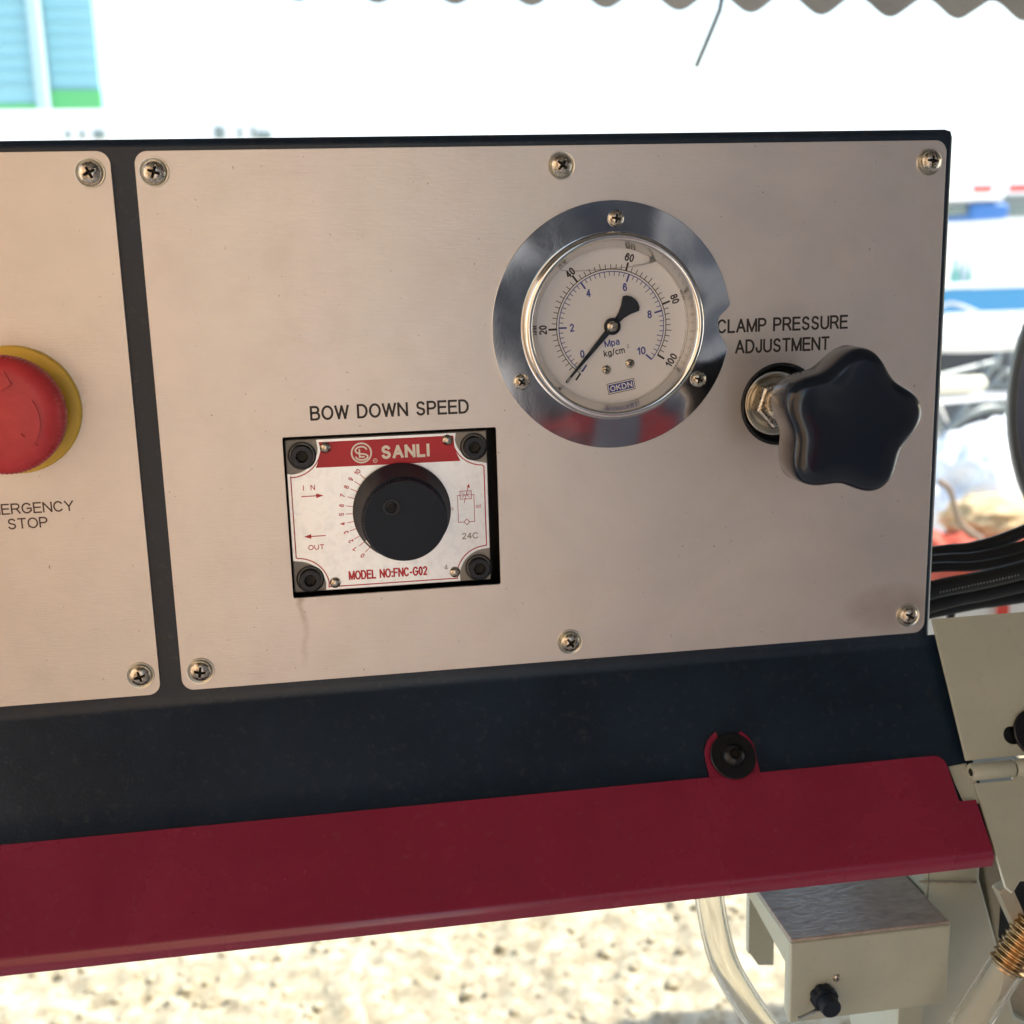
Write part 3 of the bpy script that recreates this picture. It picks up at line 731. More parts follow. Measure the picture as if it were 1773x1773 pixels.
finish(bm, 'tab', M_RED, cover, smooth=35)
# bolt with wide black washer on the tab
def slope_lathe(prof, x, s, n=48, fn=None, mi=0, bm=None):
    bm = bm or bmesh.new(); b2 = bmesh.new(); lathe(b2, prof, 0, 0, n)
    for v in b2.verts: v.co = onm(x + v.co.x, s + v.co.z, -v.co.y + .7)
    me = bpy.data.meshes.new('x'); b2.to_mesh(me); b2.free(); bm.from_mesh(me); bpy.data.meshes.remove(me); return bm
bm = slope_lathe([(0, -2.0), (8.6, -2.0), (9.1, -2.4), (9.1, -3.4), (8.8, -3.7), (4.0, -3.7)], TX + .2, cs - 1.2)
wsh = finish(bm, 'cover_bolt', M_OXIDE, MACH, smooth=35)
bm = slope_lathe([(4.6, -3.7), (4.5, -4.5), (3.6, -6.0), (2.2, -6.5)], TX + .2, cs - 1.2, 36)
finish(bm, 'bolt_head', M_OXIDE, wsh, smooth=60)
bm = slope_lathe([(2.2, -6.5), (2.2, -4.2), (0, -4.0)], TX + .2, cs - 1.2, 6); finish(bm, 'hex_socket', M_RECESS, wsh)

# --- screws (shared meshes)
def screw_mesh(R, H, name):
    bm = bmesh.new(); nr, nt = 22, 56; rings = []
    def hgt(x, z):
        rr_ = sqrt(x * x + z * z) / R
        h = H * (1 - .55 * rr_ ** 2.4) if rr_ < .97 else H * .38
        d = 0
        for u, v in ((x, z), (z, x)):
            w = R * .15 * (1 - .35 * abs(u) / (R * .62)); 
            a = max(0, min(1, (w - abs(v)) / (R * .06))) * max(0, min(1, (R * .60 - abs(u)) / (R * .10)))
            d = max(d, a)
        return h - d * H * .62
    c = bm.verts.new((0, -hgt(0, 0), 0))
    for i in range(1, nr + 1):
        q = R * i / nr; rings.append([bm.verts.new((q * cos(2 * pi * j / nt), -hgt(q * cos(2 * pi * j / nt), q * sin(2 * pi * j / nt)), q * sin(2 * pi * j / nt))) for j in range(nt)])
    rings.append([bm.verts.new((R * cos(2 * pi * j / nt), 0.25, R * sin(2 * pi * j / nt))) for j in range(nt)])
    for j in range(nt): bm.faces.new((c, rings[0][j], rings[0][(j + 1) % nt]))
    for a, b in zip(rings, rings[1:]):
        for j in range(nt): bm.faces.new((a[j], b[j], b[(j + 1) % nt], a[(j + 1) % nt]))
    bmesh.ops.recalc_face_normals(bm, faces=bm.faces)
    for f in bm.faces:
        cc = f.calc_center_median(); q = sqrt(cc.x ** 2 + cc.z ** 2)
        if q < R * .62 and -cc.y < H * .55: f.material_index = 1
    for v in bm.verts: v.co *= MM
    me = bpy.data.meshes.new(name); bm.to_mesh(me); bm.free(); me.materials.append(M_SCREW); me.materials.append(M_RECESS)
    shade_auto(me, 50); return me
SCREW = screw_mesh(3.75, 2.3, 'screw'); SCREW_S = screw_mesh(3.0, 1.9, 'small_screw'); SCREW_T = screw_mesh(1.75, .9, 'tiny_screw')
def washer_mesh():
    bm = bmesh.new(); lathe(bm, [(3.2, .1), (3.4, -.25), (4.2, -.25), (4.6, -.75), (4.95, -.75), (5.15, 0.1)], 0, 0, 56)
    for v in bm.verts: v.co *= MM
    bmesh.ops.recalc_face_normals(bm, faces=bm.faces)
    me = bpy.data.meshes.new('washer'); bm.to_mesh(me); bm.free(); me.materials.append(M_WASHER); shade_auto(me, 60); return me
WASH = washer_mesh()
def put(name, me, x, y, z, parent, rot=0):
    o = bpy.data.objects.new(name, me); link(o, parent, (x * MM, y * MM, z * MM)); o.rotation_euler = (0, radians(rot), 0); return o

# --- main control plate (right) and the emergency stop plate (left)
PF, PB = -1.2, -.02
def notchless(x0, x1, z0, z1): return rrect(x0, x1, z0, z1, 4.5, 8)
bm = bmesh.new(); plate(bm, notchless(0, 300, 0, 196.3), PF, PB, [rrect(43.5, 122.9, 33.2, 94.6, .6, 2), circle(235.4, 98.2, 15.7, 56), circle(168.4, 130.6, 33, 64)])
CP = finish(bm, 'control_plate', M_PLATE, MACH, (0, 0, 0), bevel=.25, bseg=2)
CP['label'] = 'large brushed steel plate carrying the gauge, valve and star knob'
bm = bmesh.new(); plate(bm, notchless(-330, -8, -.7, 196.5), PF, PB, [circle(-47.5, 109.3, 11, 32)])
CL = finish(bm, 'control_plate', M_PLATE, MACH, (0, 0, 0), bevel=.25, bseg=2)
CL['label'] = 'brushed steel plate at the left carrying the emergency stop button'
for i, (x, z, r, dx_, dz_) in enumerate(((6.3, 189.3, 20, .1, -.2), (149.9, 189.2, 40, 0, .1), (293.1, 188.3, 5, .5, .4), (292.5, 7.8, 30, .1, .1), (149.8, 7.6, 55, 0, 0), (7.2, 7.4, 10, 0, 0))):
    put('washer', WASH, x, PF, z, CP); put('screw', SCREW, x + dx_, PF - .3, z + dz_, CP, r)
for x, z, r in ((-15.0, 189.3, 65), (-14.8, 7.4, 75)):
    put('washer', WASH, x, PF, z, CL); put('screw', SCREW, x, PF - .3, z, CL, r)
TY = PF - .03
text('BOW DOWN SPEED', 54.1, 100.3, 58.9, 5.4, TY, M_INK, CP, bold=.03)
text('CLAMP PRESSURE', 209.3, 126.4, 53, 5.4, TY, M_INK, CP, bold=.03)
text('ADJUSTMENT', 216.6, 118.4, 38.4, 5.4, TY, M_INK, CP, bold=.03)
text('EMERGENCY', -64.6, 71.6, 32.4, 4.0, TY, M_INK_BR, CL, bold=.01)
text('STOP', -55.6, 66.1, 13.9, 4.0, TY, M_INK_BR, CL, bold=.01)

# --- pressure gauge
GX, GZc = 168.4, 130.6
fl = []
RF = 46.0
for i in range(121):
    a = radians(360 * i / 120); 
    if 12 < 360 * i / 120 < 348: fl.append((GX + RF * cos(a), GZc + RF * sin(a)))
# notch at the right: from -12 deg to +12 deg
fl = [p for p in fl]
def pol(rr_, deg): return (GX + rr_ * cos(radians(deg)), GZc + rr_ * sin(radians(deg)))
fl = [pol(RF, a) for a in range(12, 346, 3)] + [pol(RF, -14), pol(RF - .4, -12), pol(RF - 1.6, -9.8), pol(RF - 3.6, -7), pol(RF - 4.6, -4), pol(RF - 5, 0), pol(RF - 4.4, 3), pol(RF - 3.2, 4.6), pol(RF - 1.6, 6.2), pol(RF - .2, 7.6), pol(RF + .3, 9.5)]
bm = bmesh.new(); plate(bm, fl, -2.4, PF - .02, [circle(GX, GZc, 30, 64)])
G = finish(bm, 'pressure_gauge', M_CHROME, MACH, (GX * MM, 0, GZc * MM), bevel=.35, bseg=2)
G['label'] = 'round pressure gauge in a polished flange with a notched right side'
bm = bmesh.new()
lathe(bm, [(34.8, -2.3), (34.8, -4.6), (34.5, -6.0), (33.8, -7.0), (33.0, -7.3), (32.1, -7.2), (31.5, -6.6), (31.2, -5.6), (29.3, -2.2), (29.0, -1.2)], GX, GZc, 128)
finish(bm, 'bezel', M_BEZEL, G, smooth=50)
bm = bmesh.new(); lathe(bm, [(29.1, -1.3), (29.1, .4)], GX, GZc, 96); finish(bm, 'inner_ring', M_ALU, G, smooth=50)
bm = bmesh.new(); lathe(bm, [(0, .3), (30.3, .3), (30.3, 12), (0, 12)], GX, GZc, 96); D = finish(bm, 'dial', M_DIAL, G)
DY = .24; dc = (GX, GZc)
def pp(r, a): return (GX + r * cos(radians(a)), GZc + r * sin(radians(a)))
bm = bmesh.new()
strip(bm, [pp(21.2, a) for a in [234.5 - 267 * i / 100 for i in range(101)]], .30, DY)
for i in range(51):
    v = i * 2; a = 234.5 - 2.67 * v; maj = v % 20 == 0
    r1_ = 24.3 if maj else (23.5 if v % 10 == 0 else 23.0)
    strip(bm, [pp(21.2, a), pp(r1_, a)], .72 if maj else .27, DY - .003)
finish(bm, 'black_scale', M_INK, D)
bm = bmesh.new()
strip(bm, [pp(20.3, a) for a in [235 - 275 * i / 100 for i in range(101)]], .30, DY)
for i in range(51):
    v = i * .2; a = 235 - 27.5 * v; maj = i % 10 == 0
    strip(bm, [pp(20.3, a), pp(17.3 if maj else (18.0 if i % 5 == 0 else 18.7), a)], .65 if maj else .27, DY - .003)
finish(bm, 'blue_scale', M_BLUE, D)
for v, rr_ in ((20, 26.4), (40, 25.6), (60, 26.2), (80, 26.4), (100, 27.0)):
    a = 234.5 - 2.67 * v; tx = str(v); q = pp(rr_, a + (0 if v < 100 else 2))
    text(tx, q[0], q[1], 1.75 * len(tx), 3.0, DY, M_INK, D, rot=a - 90 if v < 100 else a + 90 , centre=True, bold=.05)
for v in (0, 2, 4, 6, 8, 10):
    a = 235 - 27.5 * v; q = pp(15.3 if v < 10 else 15.0, a)
    if v == 0: q = pp(15.2, 221)
    text(str(v), q[0], q[1], 1.7 * len(str(v)), 3.0, DY, M_BLUE, D, rot=5, centre=True, bold=.05)
text('Mpa', GX + .1, 124.5, 6.0, 2.7, DY, M_BLUE, D, rot=9, centre=True, bold=.03)
text('kg/cm', GX + .9, 121.0, 8.2, 2.6, DY, M_INK, D, rot=9, centre=True, bold=.02)
text('2', GX + 6.3, 122.9, .8, 1.2, DY, M_INK, D, rot=9, centre=True)
# maker's logo box
def rotbox(cx, cz, w_, h_, rot):
    a = radians(rot); return [(cx + x * cos(a) - z * sin(a), cz + x * sin(a) + z * cos(a)) for x, z in ((-w_ / 2, -h_ / 2), (w_ / 2, -h_ / 2), (w_ / 2, h_ / 2), (-w_ / 2, h_ / 2))]
LX, LZ = GX + 3.5, 107.7
bm = bmesh.new(); strip(bm, rotbox(LX, LZ, 10.6, 4.0, 10), .22, DY, closed=True); finish(bm, 'logo_frame', M_INK, D)
bm = bmesh.new(); poly(bm, rotbox(LX, LZ, 9.7, 3.0, 10), DY); finish(bm, 'logo_field', M_BLUE, D)
text('OKDN', LX, LZ, 8.8, 2.2, DY - .02, M_DIAL, D, rot=10, centre=True, bold=.07)
put('dial_screw', SCREW_T, GX - 2.4, .3, 114.4, D, 20) if False else put('dial_screw', SCREW_T, GX - 2.3, .25, 114.3, G, 20)
put('dial_screw', SCREW_T, GX + 7.0, .25, 116.3, G, 50)
bm = bmesh.new(); tube(bm, [(GX - 12.6, .2, 115.0), (GX - 12.6, -1.0, 115.0)], .5, 10); finish(bm, 'stop_pin', M_SCREW, G, smooth=40)
# needle
NA = 228.5
def nd_(r_, off):
    a = radians(NA); return (GX + r_ * cos(a) - off * sin(a), GZc + r_ * sin(a) + off * cos(a))
bm = bmesh.new()
outl = [nd_(24, -.42), nd_(27.0, -.45), nd_(27.4, 0), nd_(27.0, .45), nd_(24, .42), nd_(3.0, 1.1), nd_(-3, 1.2), nd_(-5.4, 1.5), nd_(-8, 2.5), nd_(-11.0, 4.2), nd_(-12.2, 3.4), nd_(-13.1, 1.6), nd_(-13.3, 0), nd_(-13.1, -1.6), nd_(-12.2, -3.4), nd_(-11.0, -4.2), nd_(-8, -2.5), nd_(-5.4, -1.5), nd_(-3, -1.2), nd_(3, -1.1)]
plate(bm, outl, -.9, -.65, [[nd_(24.6, -.2), nd_(26.8, -.2), nd_(26.8, .2), nd_(24.6, .2)]])
lathe(bm, [(0, -1.3), (2.9, -1.3), (3.2, -1.1), (3.2, -.6), (0, -.6)], GX, GZc, 40)
finish(bm, 'needle', M_NEEDLE, G, smooth=35)
bm = bmesh.new(); lathe(bm, [(0, -1.75), (.35, -1.75), (.4, -1.9), (1.6, -1.7), (2.0, -1.3)], GX, GZc, 32); finish(bm, 'needle_hub', M_SCREW, G, smooth=50)
# liquid line of the glycerine filling
bm = bmesh.new(); lx = [(-19.5, 21.3), (-16, 20.9), (-12, 20.85), (-7, 21.0), (-2, 21.3), (4, 21.6), (9, 22.0), (13, 22.6), (16, 23.3), (17.8, 24.0)]
pts = spline([(GX + a, -1.25, GZc + b) for a, b in lx], 6); tube(bm, pts, .10, 6)
tube(bm, spline([(GX + 14.2, -1.2, GZc + 25.4), (GX + 14.7, -1.25, GZc + 24.2), (GX + 14.2, -1.25, GZc + 23.3), (GX + 12, -1.25, GZc + 22.7), (GX + 8, -1.2, GZc + 22.3)], 5), .10, 6)
finish(bm, 'liquid_line', M_MEN, G, smooth=180)
bm = bmesh.new(); 
for v in ():
    pass
outl = [(GX + 14.6, GZc + 24.6), (GX + 14.9, GZc + 23.4), (GX + 14.0, GZc + 22.8), (GX + 16, GZc + 23.2), (GX + 18.0, GZc + 23.6)]
outl = [(GX + 14.4, GZc + 23.0), (GX + 16.2, GZc + 23.3), (GX + 17.9, GZc + 23.9), (GX + 16.0, GZc + 24.3), (GX + 14.7, GZc + 24.9)]
plate(bm, outl, -1.4, -1.1); finish(bm, 'liquid_corner', M_MEN, G)
bm = bmesh.new(); lathe(bm, [(0, -2.1), (29.2, -2.1), (29.2, -1.6), (0, -1.6)], GX, GZc, 96); finish(bm, 'glass', M_GLASS, G)
for x, z, r in ((169.7, 170.0, 10), (132.9, 111.4, 40), (201.6, 109.5, 20)):
    put('screw', SCREW_S, x, -2.4, z, G, r)

# --- flow control valve "SANLI"
bm = bmesh.new(); box(bm, 43.9, 119.8, 2.6, 21, 34.2, 93.2)
V = finish(bm, 'flow_valve', M_GREY_CAST, MACH, bevel=.5)
V['label'] = 'flow control valve with a red and silver name plate and black dial, in a cut-out'
VF = 2.2
def notch(cx, cz, r_, a0, a1, n=10): return [(cx + r_ * cos(radians(a0 + (a1 - a0) * i / n)), cz + r_ * sin(radians(a0 + (a1 - a0) * i / n))) for i in range(n + 1)]
def nameplate(e=0.):     # e = inset
    x0, x1, z0, z1 = 44.3 + e, 119.4 - e, 34.7 + e, 92.7 - e
    rr_ = 10.6 + e
    p = []
    p += [(x0, 80.3 - e)] + notch(45.6, 90.6, rr_, -88, -8) + [(55.6 + e, z1)]          # upper left
    p += [(107.9 - e, z1)] + notch(118.0, 91.6, rr_, 188, 268)[0:] + [(x1, 80.4 - e)]
    p += [(x1, 47.2 + e)] + notch(118.0, 36.4, rr_, 92, 172) + [(107.6 - e, z0)]
    p += [(55.9 + e, z0)] + notch(45.6, 36.0, rr_, 8, 88) + [(x0, 46.9 + e)]
    return p
bm = bmesh.new(); plate(bm, nameplate(0), VF, 2.62)
NP = finish(bm, 'name_plate', M_ALU, V, (0, 0, 0))
PY = VF - .03
bm = bmesh.new(); strip(bm, nameplate(1.15), .42, PY, closed=True); finish(bm, 'red_border', M_REDINK, V)
ban = [(56.9, 91.4)] + [(107.0, 91.4)] + [(107.3, 86.5), (109.3, 81.9)] + [(54.9, 82.1), (56.3, 85.5), (56.9, 88.5)]
bm = bmesh.new(); poly(bm, ban, PY - .02); finish(bm, 'red_banner', M_REDINK, V)
text('SANLI', 79.4, 84.1, 18.4, 5.2, PY - .05, M_WHITEINK, V, bold=.085)
bm = bmesh.new(); LCX, LCZ = 72.1, 86.9
strip(bm, circle(LCX, LCZ, 3.65, 40), .62, PY - .05, closed=True)
S_ = [(2.2, 1.15), (1.3, 2.1), (-.2, 2.35), (-1.7, 1.9), (-2.3, 1.0), (-1.7, .1), (-.2, -.35), (1.2, -.5), (2.3, -1.1), (2.2, -2.0), (1.0, -2.6), (-.6, -2.6), (-1.8, -2.1), (-2.3, -1.3)]
S2 = [(p.x, p.y) for p in spline([(a, b, 0) for a, b in S_], 4)]
strip(bm, [(LCX + a * .95, LCZ + b) for a, b in S2], .62, PY - .052)
strip(bm, [(LCX - .7, LCZ + 1.5), (LCX - .7, LCZ - 1.5), (LCX + 1.2, LCZ - 1.5)], .6, PY - .054)
strip(bm, circle(77.1, 83.7, .75, 20), .2, PY - .05, closed=True); finish(bm, 'emblem', M_WHITEINK, V)
text('R', 76.8, 83.3, .6, .8, PY - .05, M_WHITEINK, V)
text('I', 49.7, 73.7, .30, 2.1, PY, M_REDINK, V, bold=.02); text('N', 52.5, 73.7, 1.6, 2.1, PY, M_REDINK, V, bold=.02); text('OUT', 50.2, 50.7, 6.0, 2.0, PY, M_REDINK, V, bold=.035)
text('MODEL NO:FNC-G02', 64.7, 37.9, 30.2, 3.7, PY, M_REDINK, V, bold=.05)
text('24C', 108.8, 51.2, 6.4, 2.5, PY, M_SILVER_ETCH, V, bold=.02); text('4', 101.4, 39.4, 1.5, 2.2, PY, M_SILVER_ETCH, V)
bm = bmesh.new()
strip(bm, [(48.9, 71.5), (55, 71.5)], .38, PY); poly(bm, [(54.4, 72.4), (57.1, 71.5), (54.4, 70.6)], PY - .004)
strip(bm, [(57.0, 56.0), (51, 56.0)], .38, PY); poly(bm, [(51.6, 56.9), (51.6, 55.1), (48.9, 56.0)], PY - .004)
# circuit symbol
strip(bm, [(108.7, 67), (113, 67), (113, 70.1), (108.7, 70.1)], .26, PY, closed=True)
strip(bm, [(108.7, 68.5), (107.7, 68.5), (107.7, 58.0), (110.0, 58.0)], .24, PY - .002); strip(bm, [(113, 68.5), (114.0, 68.5), (114.0, 58.0), (111.8, 58.0)], .24, PY - .002)
strip(bm, [(110.9, 59.1), (112, 58), (110.9, 56.9), (109.8, 58)], .24, PY - .004, closed=True)
strip(bm, [(110.1, 65.4), (112.0, 72.0)], .26, PY - .006); poly(bm, [(111.4, 71.6), (112.5, 71.3), (112.3, 73.0)], PY - .008)
strip(bm, [(109.3, 69.6), (110.5, 68.6), (109.3, 67.6)], .2, PY - .006); strip(bm, [(112.4, 69.6), (111.2, 68.6), (112.4, 67.6)], .2, PY - .006)
strip(bm, [(109.0, 68.55), (112.8, 68.55)], .2, PY - .01)
finish(bm, 'arrows_and_symbol', M_REDINK, V)
text('OUT', 114.6, 63.2, 2.2, 1.2, PY, M_REDINK, V); text('IN', 106.0, 63.0, 1.0, .9, PY, M_REDINK, V, rot=90)
KX, KZ = 86.2, 63.9
nums = [(70.4, 47.3), (67.7, 49.9), (66.3, 53.2), (64.7, 56.7), (63.7, 60.1), (63.4, 63.8), (63.6, 67.2), (64.2, 71.0), (65.8, 74.2), (67.6, 77.1), (70.2, 79.7)]
bm = bmesh.new()
for i, (x, z) in enumerate(nums):
    a = math.degrees(atan2(z - KZ, x - KX))
    text(str(i), x, z, 1.15 * (2 if i == 10 else 1), 1.9, PY, M_REDINK, V, rot=a - 90, centre=True, bold=.05)
    ca, sa = cos(radians(a)), sin(radians(a)); strip(bm, [(KX + 18.4 * ca, KZ + 18.4 * sa), (KX + 21.2 * ca, KZ + 21.2 * sa)], .26, PY)
finish(bm, 'dial_marks', M_REDINK, V)
# dial knob: base disc, knurled cap
bm = bmesh.new()
lathe(bm, [(0, 2.0), (18.5, 2.0), (18.6, .8), (18.3, .2), (15.9, -13.2)], KX, KZ, 120)
DK = finish(bm, 'dial_knob', M_KNOB, V, smooth=50)
bm = bmesh.new()
lathe(bm, [(15.9, -13.2), (15.5, -13.6), (15.2, -14.6), (15.2, -16.4), (14.8, -17.0), (0, -17.0)], KX, KZ, 360, rfun=lambda r_, y, a: r_ - (.35 * (.5 + .5 * cos(90 * a)) if 15.0 < r_ < 15.6 else 0))
finish(bm, 'knurled_cap', M_KNOB, V, smooth=30)
text('MADE IN', KX, KZ - 9.5, 10, 2.0, -17.03, M_OXIDE, V, centre=True) if False else None
bm = bmesh.new(); lathe(bm, [(3.1, -17.0), (3.0, -17.5), (2.3, -17.5), (2.1, -16.9)], KX - 4.8, KZ + 5.6, 32); lathe(bm, [(1.8, -16.99), (1.8, -17.1), (1.1, -17.3)], KX - 4.8, KZ + 5.6, 24)
finish(bm, 'set_screw', M_OXIDE, V, smooth=40)
bm = bmesh.new(); lathe(bm, [(1.1, -17.3), (1.1, -17.02), (0, -17.02)], KX - 4.8, KZ + 5.6, 6); finish(bm, 'set_screw_socket', M_RECESS, V)
bm = bmesh.new(); a = radians(-149)
f = lambda y, o, q: (KX + (18.3 - (.2 - y) / 5.58 + q) * cos(a) - o * sin(a), y, KZ + (18.3 - (.2 - y) / 5.58 + q) * sin(a) + o * cos(a))
lo = [bm.verts.new(f(*p, -.1)) for p in ((-7.0, 0), (-12.9, 1.3), (-12.9, -1.3))]; hi = [bm.verts.new(f(*p, .18)) for p in ((-7.3, 0), (-12.7, 1.2), (-12.7, -1.2))]
bm.faces.new(hi)
for i in range(3): bm.faces.new((lo[i], lo[(i + 1) % 3], hi[(i + 1) % 3], hi[i]))
finish(bm, 'pointer', M_WHITEINK, V)
for x, z in ((50.1, 87.0), (114.6, 87.1), (50.2, 39.4), (114.9, 39.6)):
    bm = bmesh.new(); lathe(bm, [(5.1, 2.55), (5.3, 2.2), (4.6, 2.1)], x, z, 40)
    lathe(bm, [(4.2, 2.8), (4.2, -.4), (3.9, -.8), (2.3, -.8)], x, z, 48, rfun=lambda r_, y, a: r_ - (.12 * (.5 + .5 * cos(30 * a)) if r_ > 4.1 else 0))
    finish(bm, 'socket_screw', M_OXIDE, V, smooth=40)
    bm = bmesh.new(); lathe(bm, [(2.3, -.8), (2.0, .8), (0, 1.0)], x, z, 6); finish(bm, 'hex_socket', M_RECESS, V)
for x, z in ((58.9, 89.6), (104.6, 90.1), (59.5, 37.4), (105.5, 38.4)):
    bm = bmesh.new(); lathe(bm, [(2.1, VF), (2.05, VF - .5), (1.6, VF - 1.1), (.9, VF - 1.4), (0, VF - 1.5)], x, z, 28); finish(bm, 'rivet', M_SCREW, V, smooth=60)

# --- star knob
KX2, KZ2 = 235.6, 98.4; SF, SB = -67.0, -49.5
def star(r_, y, a):
    q = 1 + .110 * cos(5 * (a - radians(86)))
    return r_ * q * (1 if r_ > 12 else 1)
bm = bmesh.new()
lathe(bm, [(0, SF - .8), (4, SF - .8), (9, SF - .5), (14, SF - .2), (19, SF + .1), (21.8, SF + .7), (23.2, SF + 1.6), (23.9, SF + 3.0), (24.1, SF + 5), (24.3, SB - 3), (23.6, SB - 1), (22.4, SB), (14, SB), (9, SB + 1), (8, SB + 10), (7, SB + 16), (0, SB + 16)], KX2, KZ2, 160,
      rfun=lambda r_, y, a: r_ * .965 * (1 + (.108 if r_ > 10 else 0.0) * min(1, max(0, (r_ - 8) / 12)) * cos(5 * (a - radians(81)))))
K = finish(bm, 'star_knob', M_BAKE, MACH, (KX2 * MM, 0, KZ2 * MM), smooth=50)
K['label'] = 'black five lobed star knob standing out from the clamp pressure valve'
bm = bmesh.new(); lathe(bm, [(0, SB + 12), (4.6, SB + 12), (4.6, -6)], KX2, KZ2, 32, rfun=lambda r_, y, a: r_); finish(bm, 'stem', M_SCREW, K, smooth=50)
NX, NZ = 234.2, 98.3
bm = bmesh.new(); lathe(bm, [(15.9, PF - .5), (16.2, PF - .05), (15.4, PF - .8), (15.0, PF - .3), (14.6, 6), (0, 7)], 235.4, 98.2, 64); finish(bm, 'rubber_ring', M_NAVY, K, smooth=50)
bm = bmesh.new(); lathe(bm, [(12.9, 5), (13.0, 1.4), (12.5, .7), (11.6, .6), (10.4, 1.6), (9.6, 2.0), (0, 2.0)], NX, NZ, 64); finish(bm, 'collar', M_WASHER, K, smooth=50)
bm = bmesh.new(); lathe(bm, [(9.9, 1.9), (9.9, -4.0), (9.0, -5.0), (0, -5.0)], NX, NZ, 6)
for v in bm.verts:
    a = atan2(v.co.z - NZ, v.co.x - NX) + radians(12); q = sqrt((v.co.x - NX) ** 2 + (v.co.z - NZ) ** 2); v.co.x = NX + q * cos(a); v.co.z = NZ + q * sin(a)
finish(bm, 'hex_nut', M_SCREW, K, bevel=.5)
bm = bmesh.new(); lathe(bm, [(6.6, -5.0), (6.6, -6.0), (5.8, -6.4), (0, -6.4)], NX + .4, NZ + .5, 40); lathe(bm, [(5.2, -6.4), (5.2, -8.2), (0, -8.4)], NX + .6, NZ + .8, 40); finish(bm, 'locking_washer', M_SCREW, K, smooth=50)

# --- emergency stop
EX, EZ = -48.2, 109.2
bm = bmesh.new(); lathe(bm, [(22.5, PF - .02), (22.5, -3.6), (22.1, -4.2), (21.0, -4.4), (0, -4.4)], EX, EZ, 96)
E_ = finish(bm, 'emergency_stop_button', M_YEL, MACH, (EX * MM, 0, EZ * MM), smooth=40); E_['label'] = 'red mushroom emergency stop button on a yellow ring'
bm = bmesh.new(); lathe(bm, [(14, -4.4), (13, -8), (13, -12), (17, -13.5)], EX, EZ, 64); finish(bm, 'collar', M_KNOB, E_, smooth=50)
bm = bmesh.new()
lathe(bm, [(15, -13), (19.4, -13.2), (20.3, -14.2), (20.4, -18.6), (19.9, -20.2), (18.6, -21.6), (16.6, -22.7), (14, -23.4), (8, -23.9), (0, -24.1)], EX, EZ, 320,
      rfun=lambda r_, y, a: r_ - (.30 * (.5 + .5 * cos(80 * a)) if r_ > 19.3 else 0))
cap = finish(bm, 'button_cap', M_ESTOP, E_, smooth=50)
# raised turning arrows on the cap
def arrow(a0, a1, rr_):
    bm = bmesh.new(); n = 16; o1 = []; i1 = []
    for i in range(n + 1):
        a = radians(a0 + (a1 - a0) * i / n); w_ = .25 + 1.6 * i / n
        o1.append((EX + (rr_ + w_) * cos(a), EZ + (rr_ + w_) * sin(a))); i1.append((EX + (rr_ - w_) * cos(a), EZ + (rr_ - w_) * sin(a)))
    ae = radians(a1 - 14 if a1 < a0 else a1 + 14)
    a = radians(a1); tip = [(EX + (rr_ + 3.4) * cos(a), EZ + (rr_ + 3.4) * sin(a)), (EX + rr_ * cos(ae), EZ + rr_ * sin(ae)), (EX + (rr_ - 3.4) * cos(a), EZ + (rr_ - 3.4) * sin(a))]
    plate(bm, o1 + tip + i1[::-1], -24.2, -22.6)
    for v in bm.verts:
        if v.co.y < -24: 
            q = sqrt((v.co.x - EX) ** 2 + (v.co.z - EZ) ** 2); v.co.y = -24.05 + max(0, q - 8) ** 2 * .0195 - .55
    finish(bm, 'arrow', M_ESTOP, E_, smooth=30)
for k_ in range(3): arrow(25 - 120 * k_, -42 - 120 * k_, 12.2)

# --- cream end plates with hinge at the right
def slope_plate(name, pts, off0, off1, m, fn, holes=(), parent=MACH, bevel=.3):
    bm = bmesh.new(); plate(bm, pts, off1, off0, holes)
    for v in bm.verts: v.co = fn(v.co.x, v.co.z, v.co.y)
    return finish(bm, name, m, parent, bevel=bevel)
# upper plate: slopes out from the housing foot, s measured down the slope
PA = (-0.9, 5.0); PBB = (-31.0, -46.0)
ua = Vector((PBB[0] - PA[0], PBB[1] - PA[1])); LA = ua.length; ua.normalize(); na = Vector((ua.y, -ua.x)); na = na if na.x < 0 else -na
fa = lambda x, s, off: Vector((x, PA[0] + ua.x * -s + na.x * off, PA[1] + ua.y * -s + na.y * off))
slot = [(331.5 + 5.5, -48.2 + 2.6)] + notch(325.6, -46.0, 3.5, 90, 270, 8) + [(338, -49.5), (338, -42.5)]
slot = notch(326.0, -50.0, 3.6, 90, 270, 10) + [(340, -53.6), (340, -46.4)]
up = [(303.0, 0), (304.2, -LA + 1), (520, -LA + 1), (520, 0)]
UP = slope_plate('end_plate', up, 0, 1.6, M_CREAM, fa, [slot]); UP['label'] = 'cream painted sloping plate with a slotted bolt, upper right'
bm = bmesh.new(); plate(bm, [(306, -3), (518, -3), (518, -LA + 2), (306, -LA + 2)], -2.0, -1.2)
for v in bm.verts: v.co = fa(v.co.x, v.co.z, v.co.y)
finish(bm, 'backing', M_NAVY, UP)
b2 = bmesh.new(); lathe(b2, [(0, -1.7), (9.6, -1.7), (10, -2.2), (10, -3.0), (9.6, -3.4), (4.6, -3.4), (4.5, -5), (3.4, -6.6), (2.2, -7), (2.2, -5), (0, -5)], 336.2, -50.2, 48)
for v in b2.verts: v.co = fa(v.co.x, v.co.z, -v.co.y)
finish(b2, 'slot_bolt', M_OXIDE, UP, smooth=40)
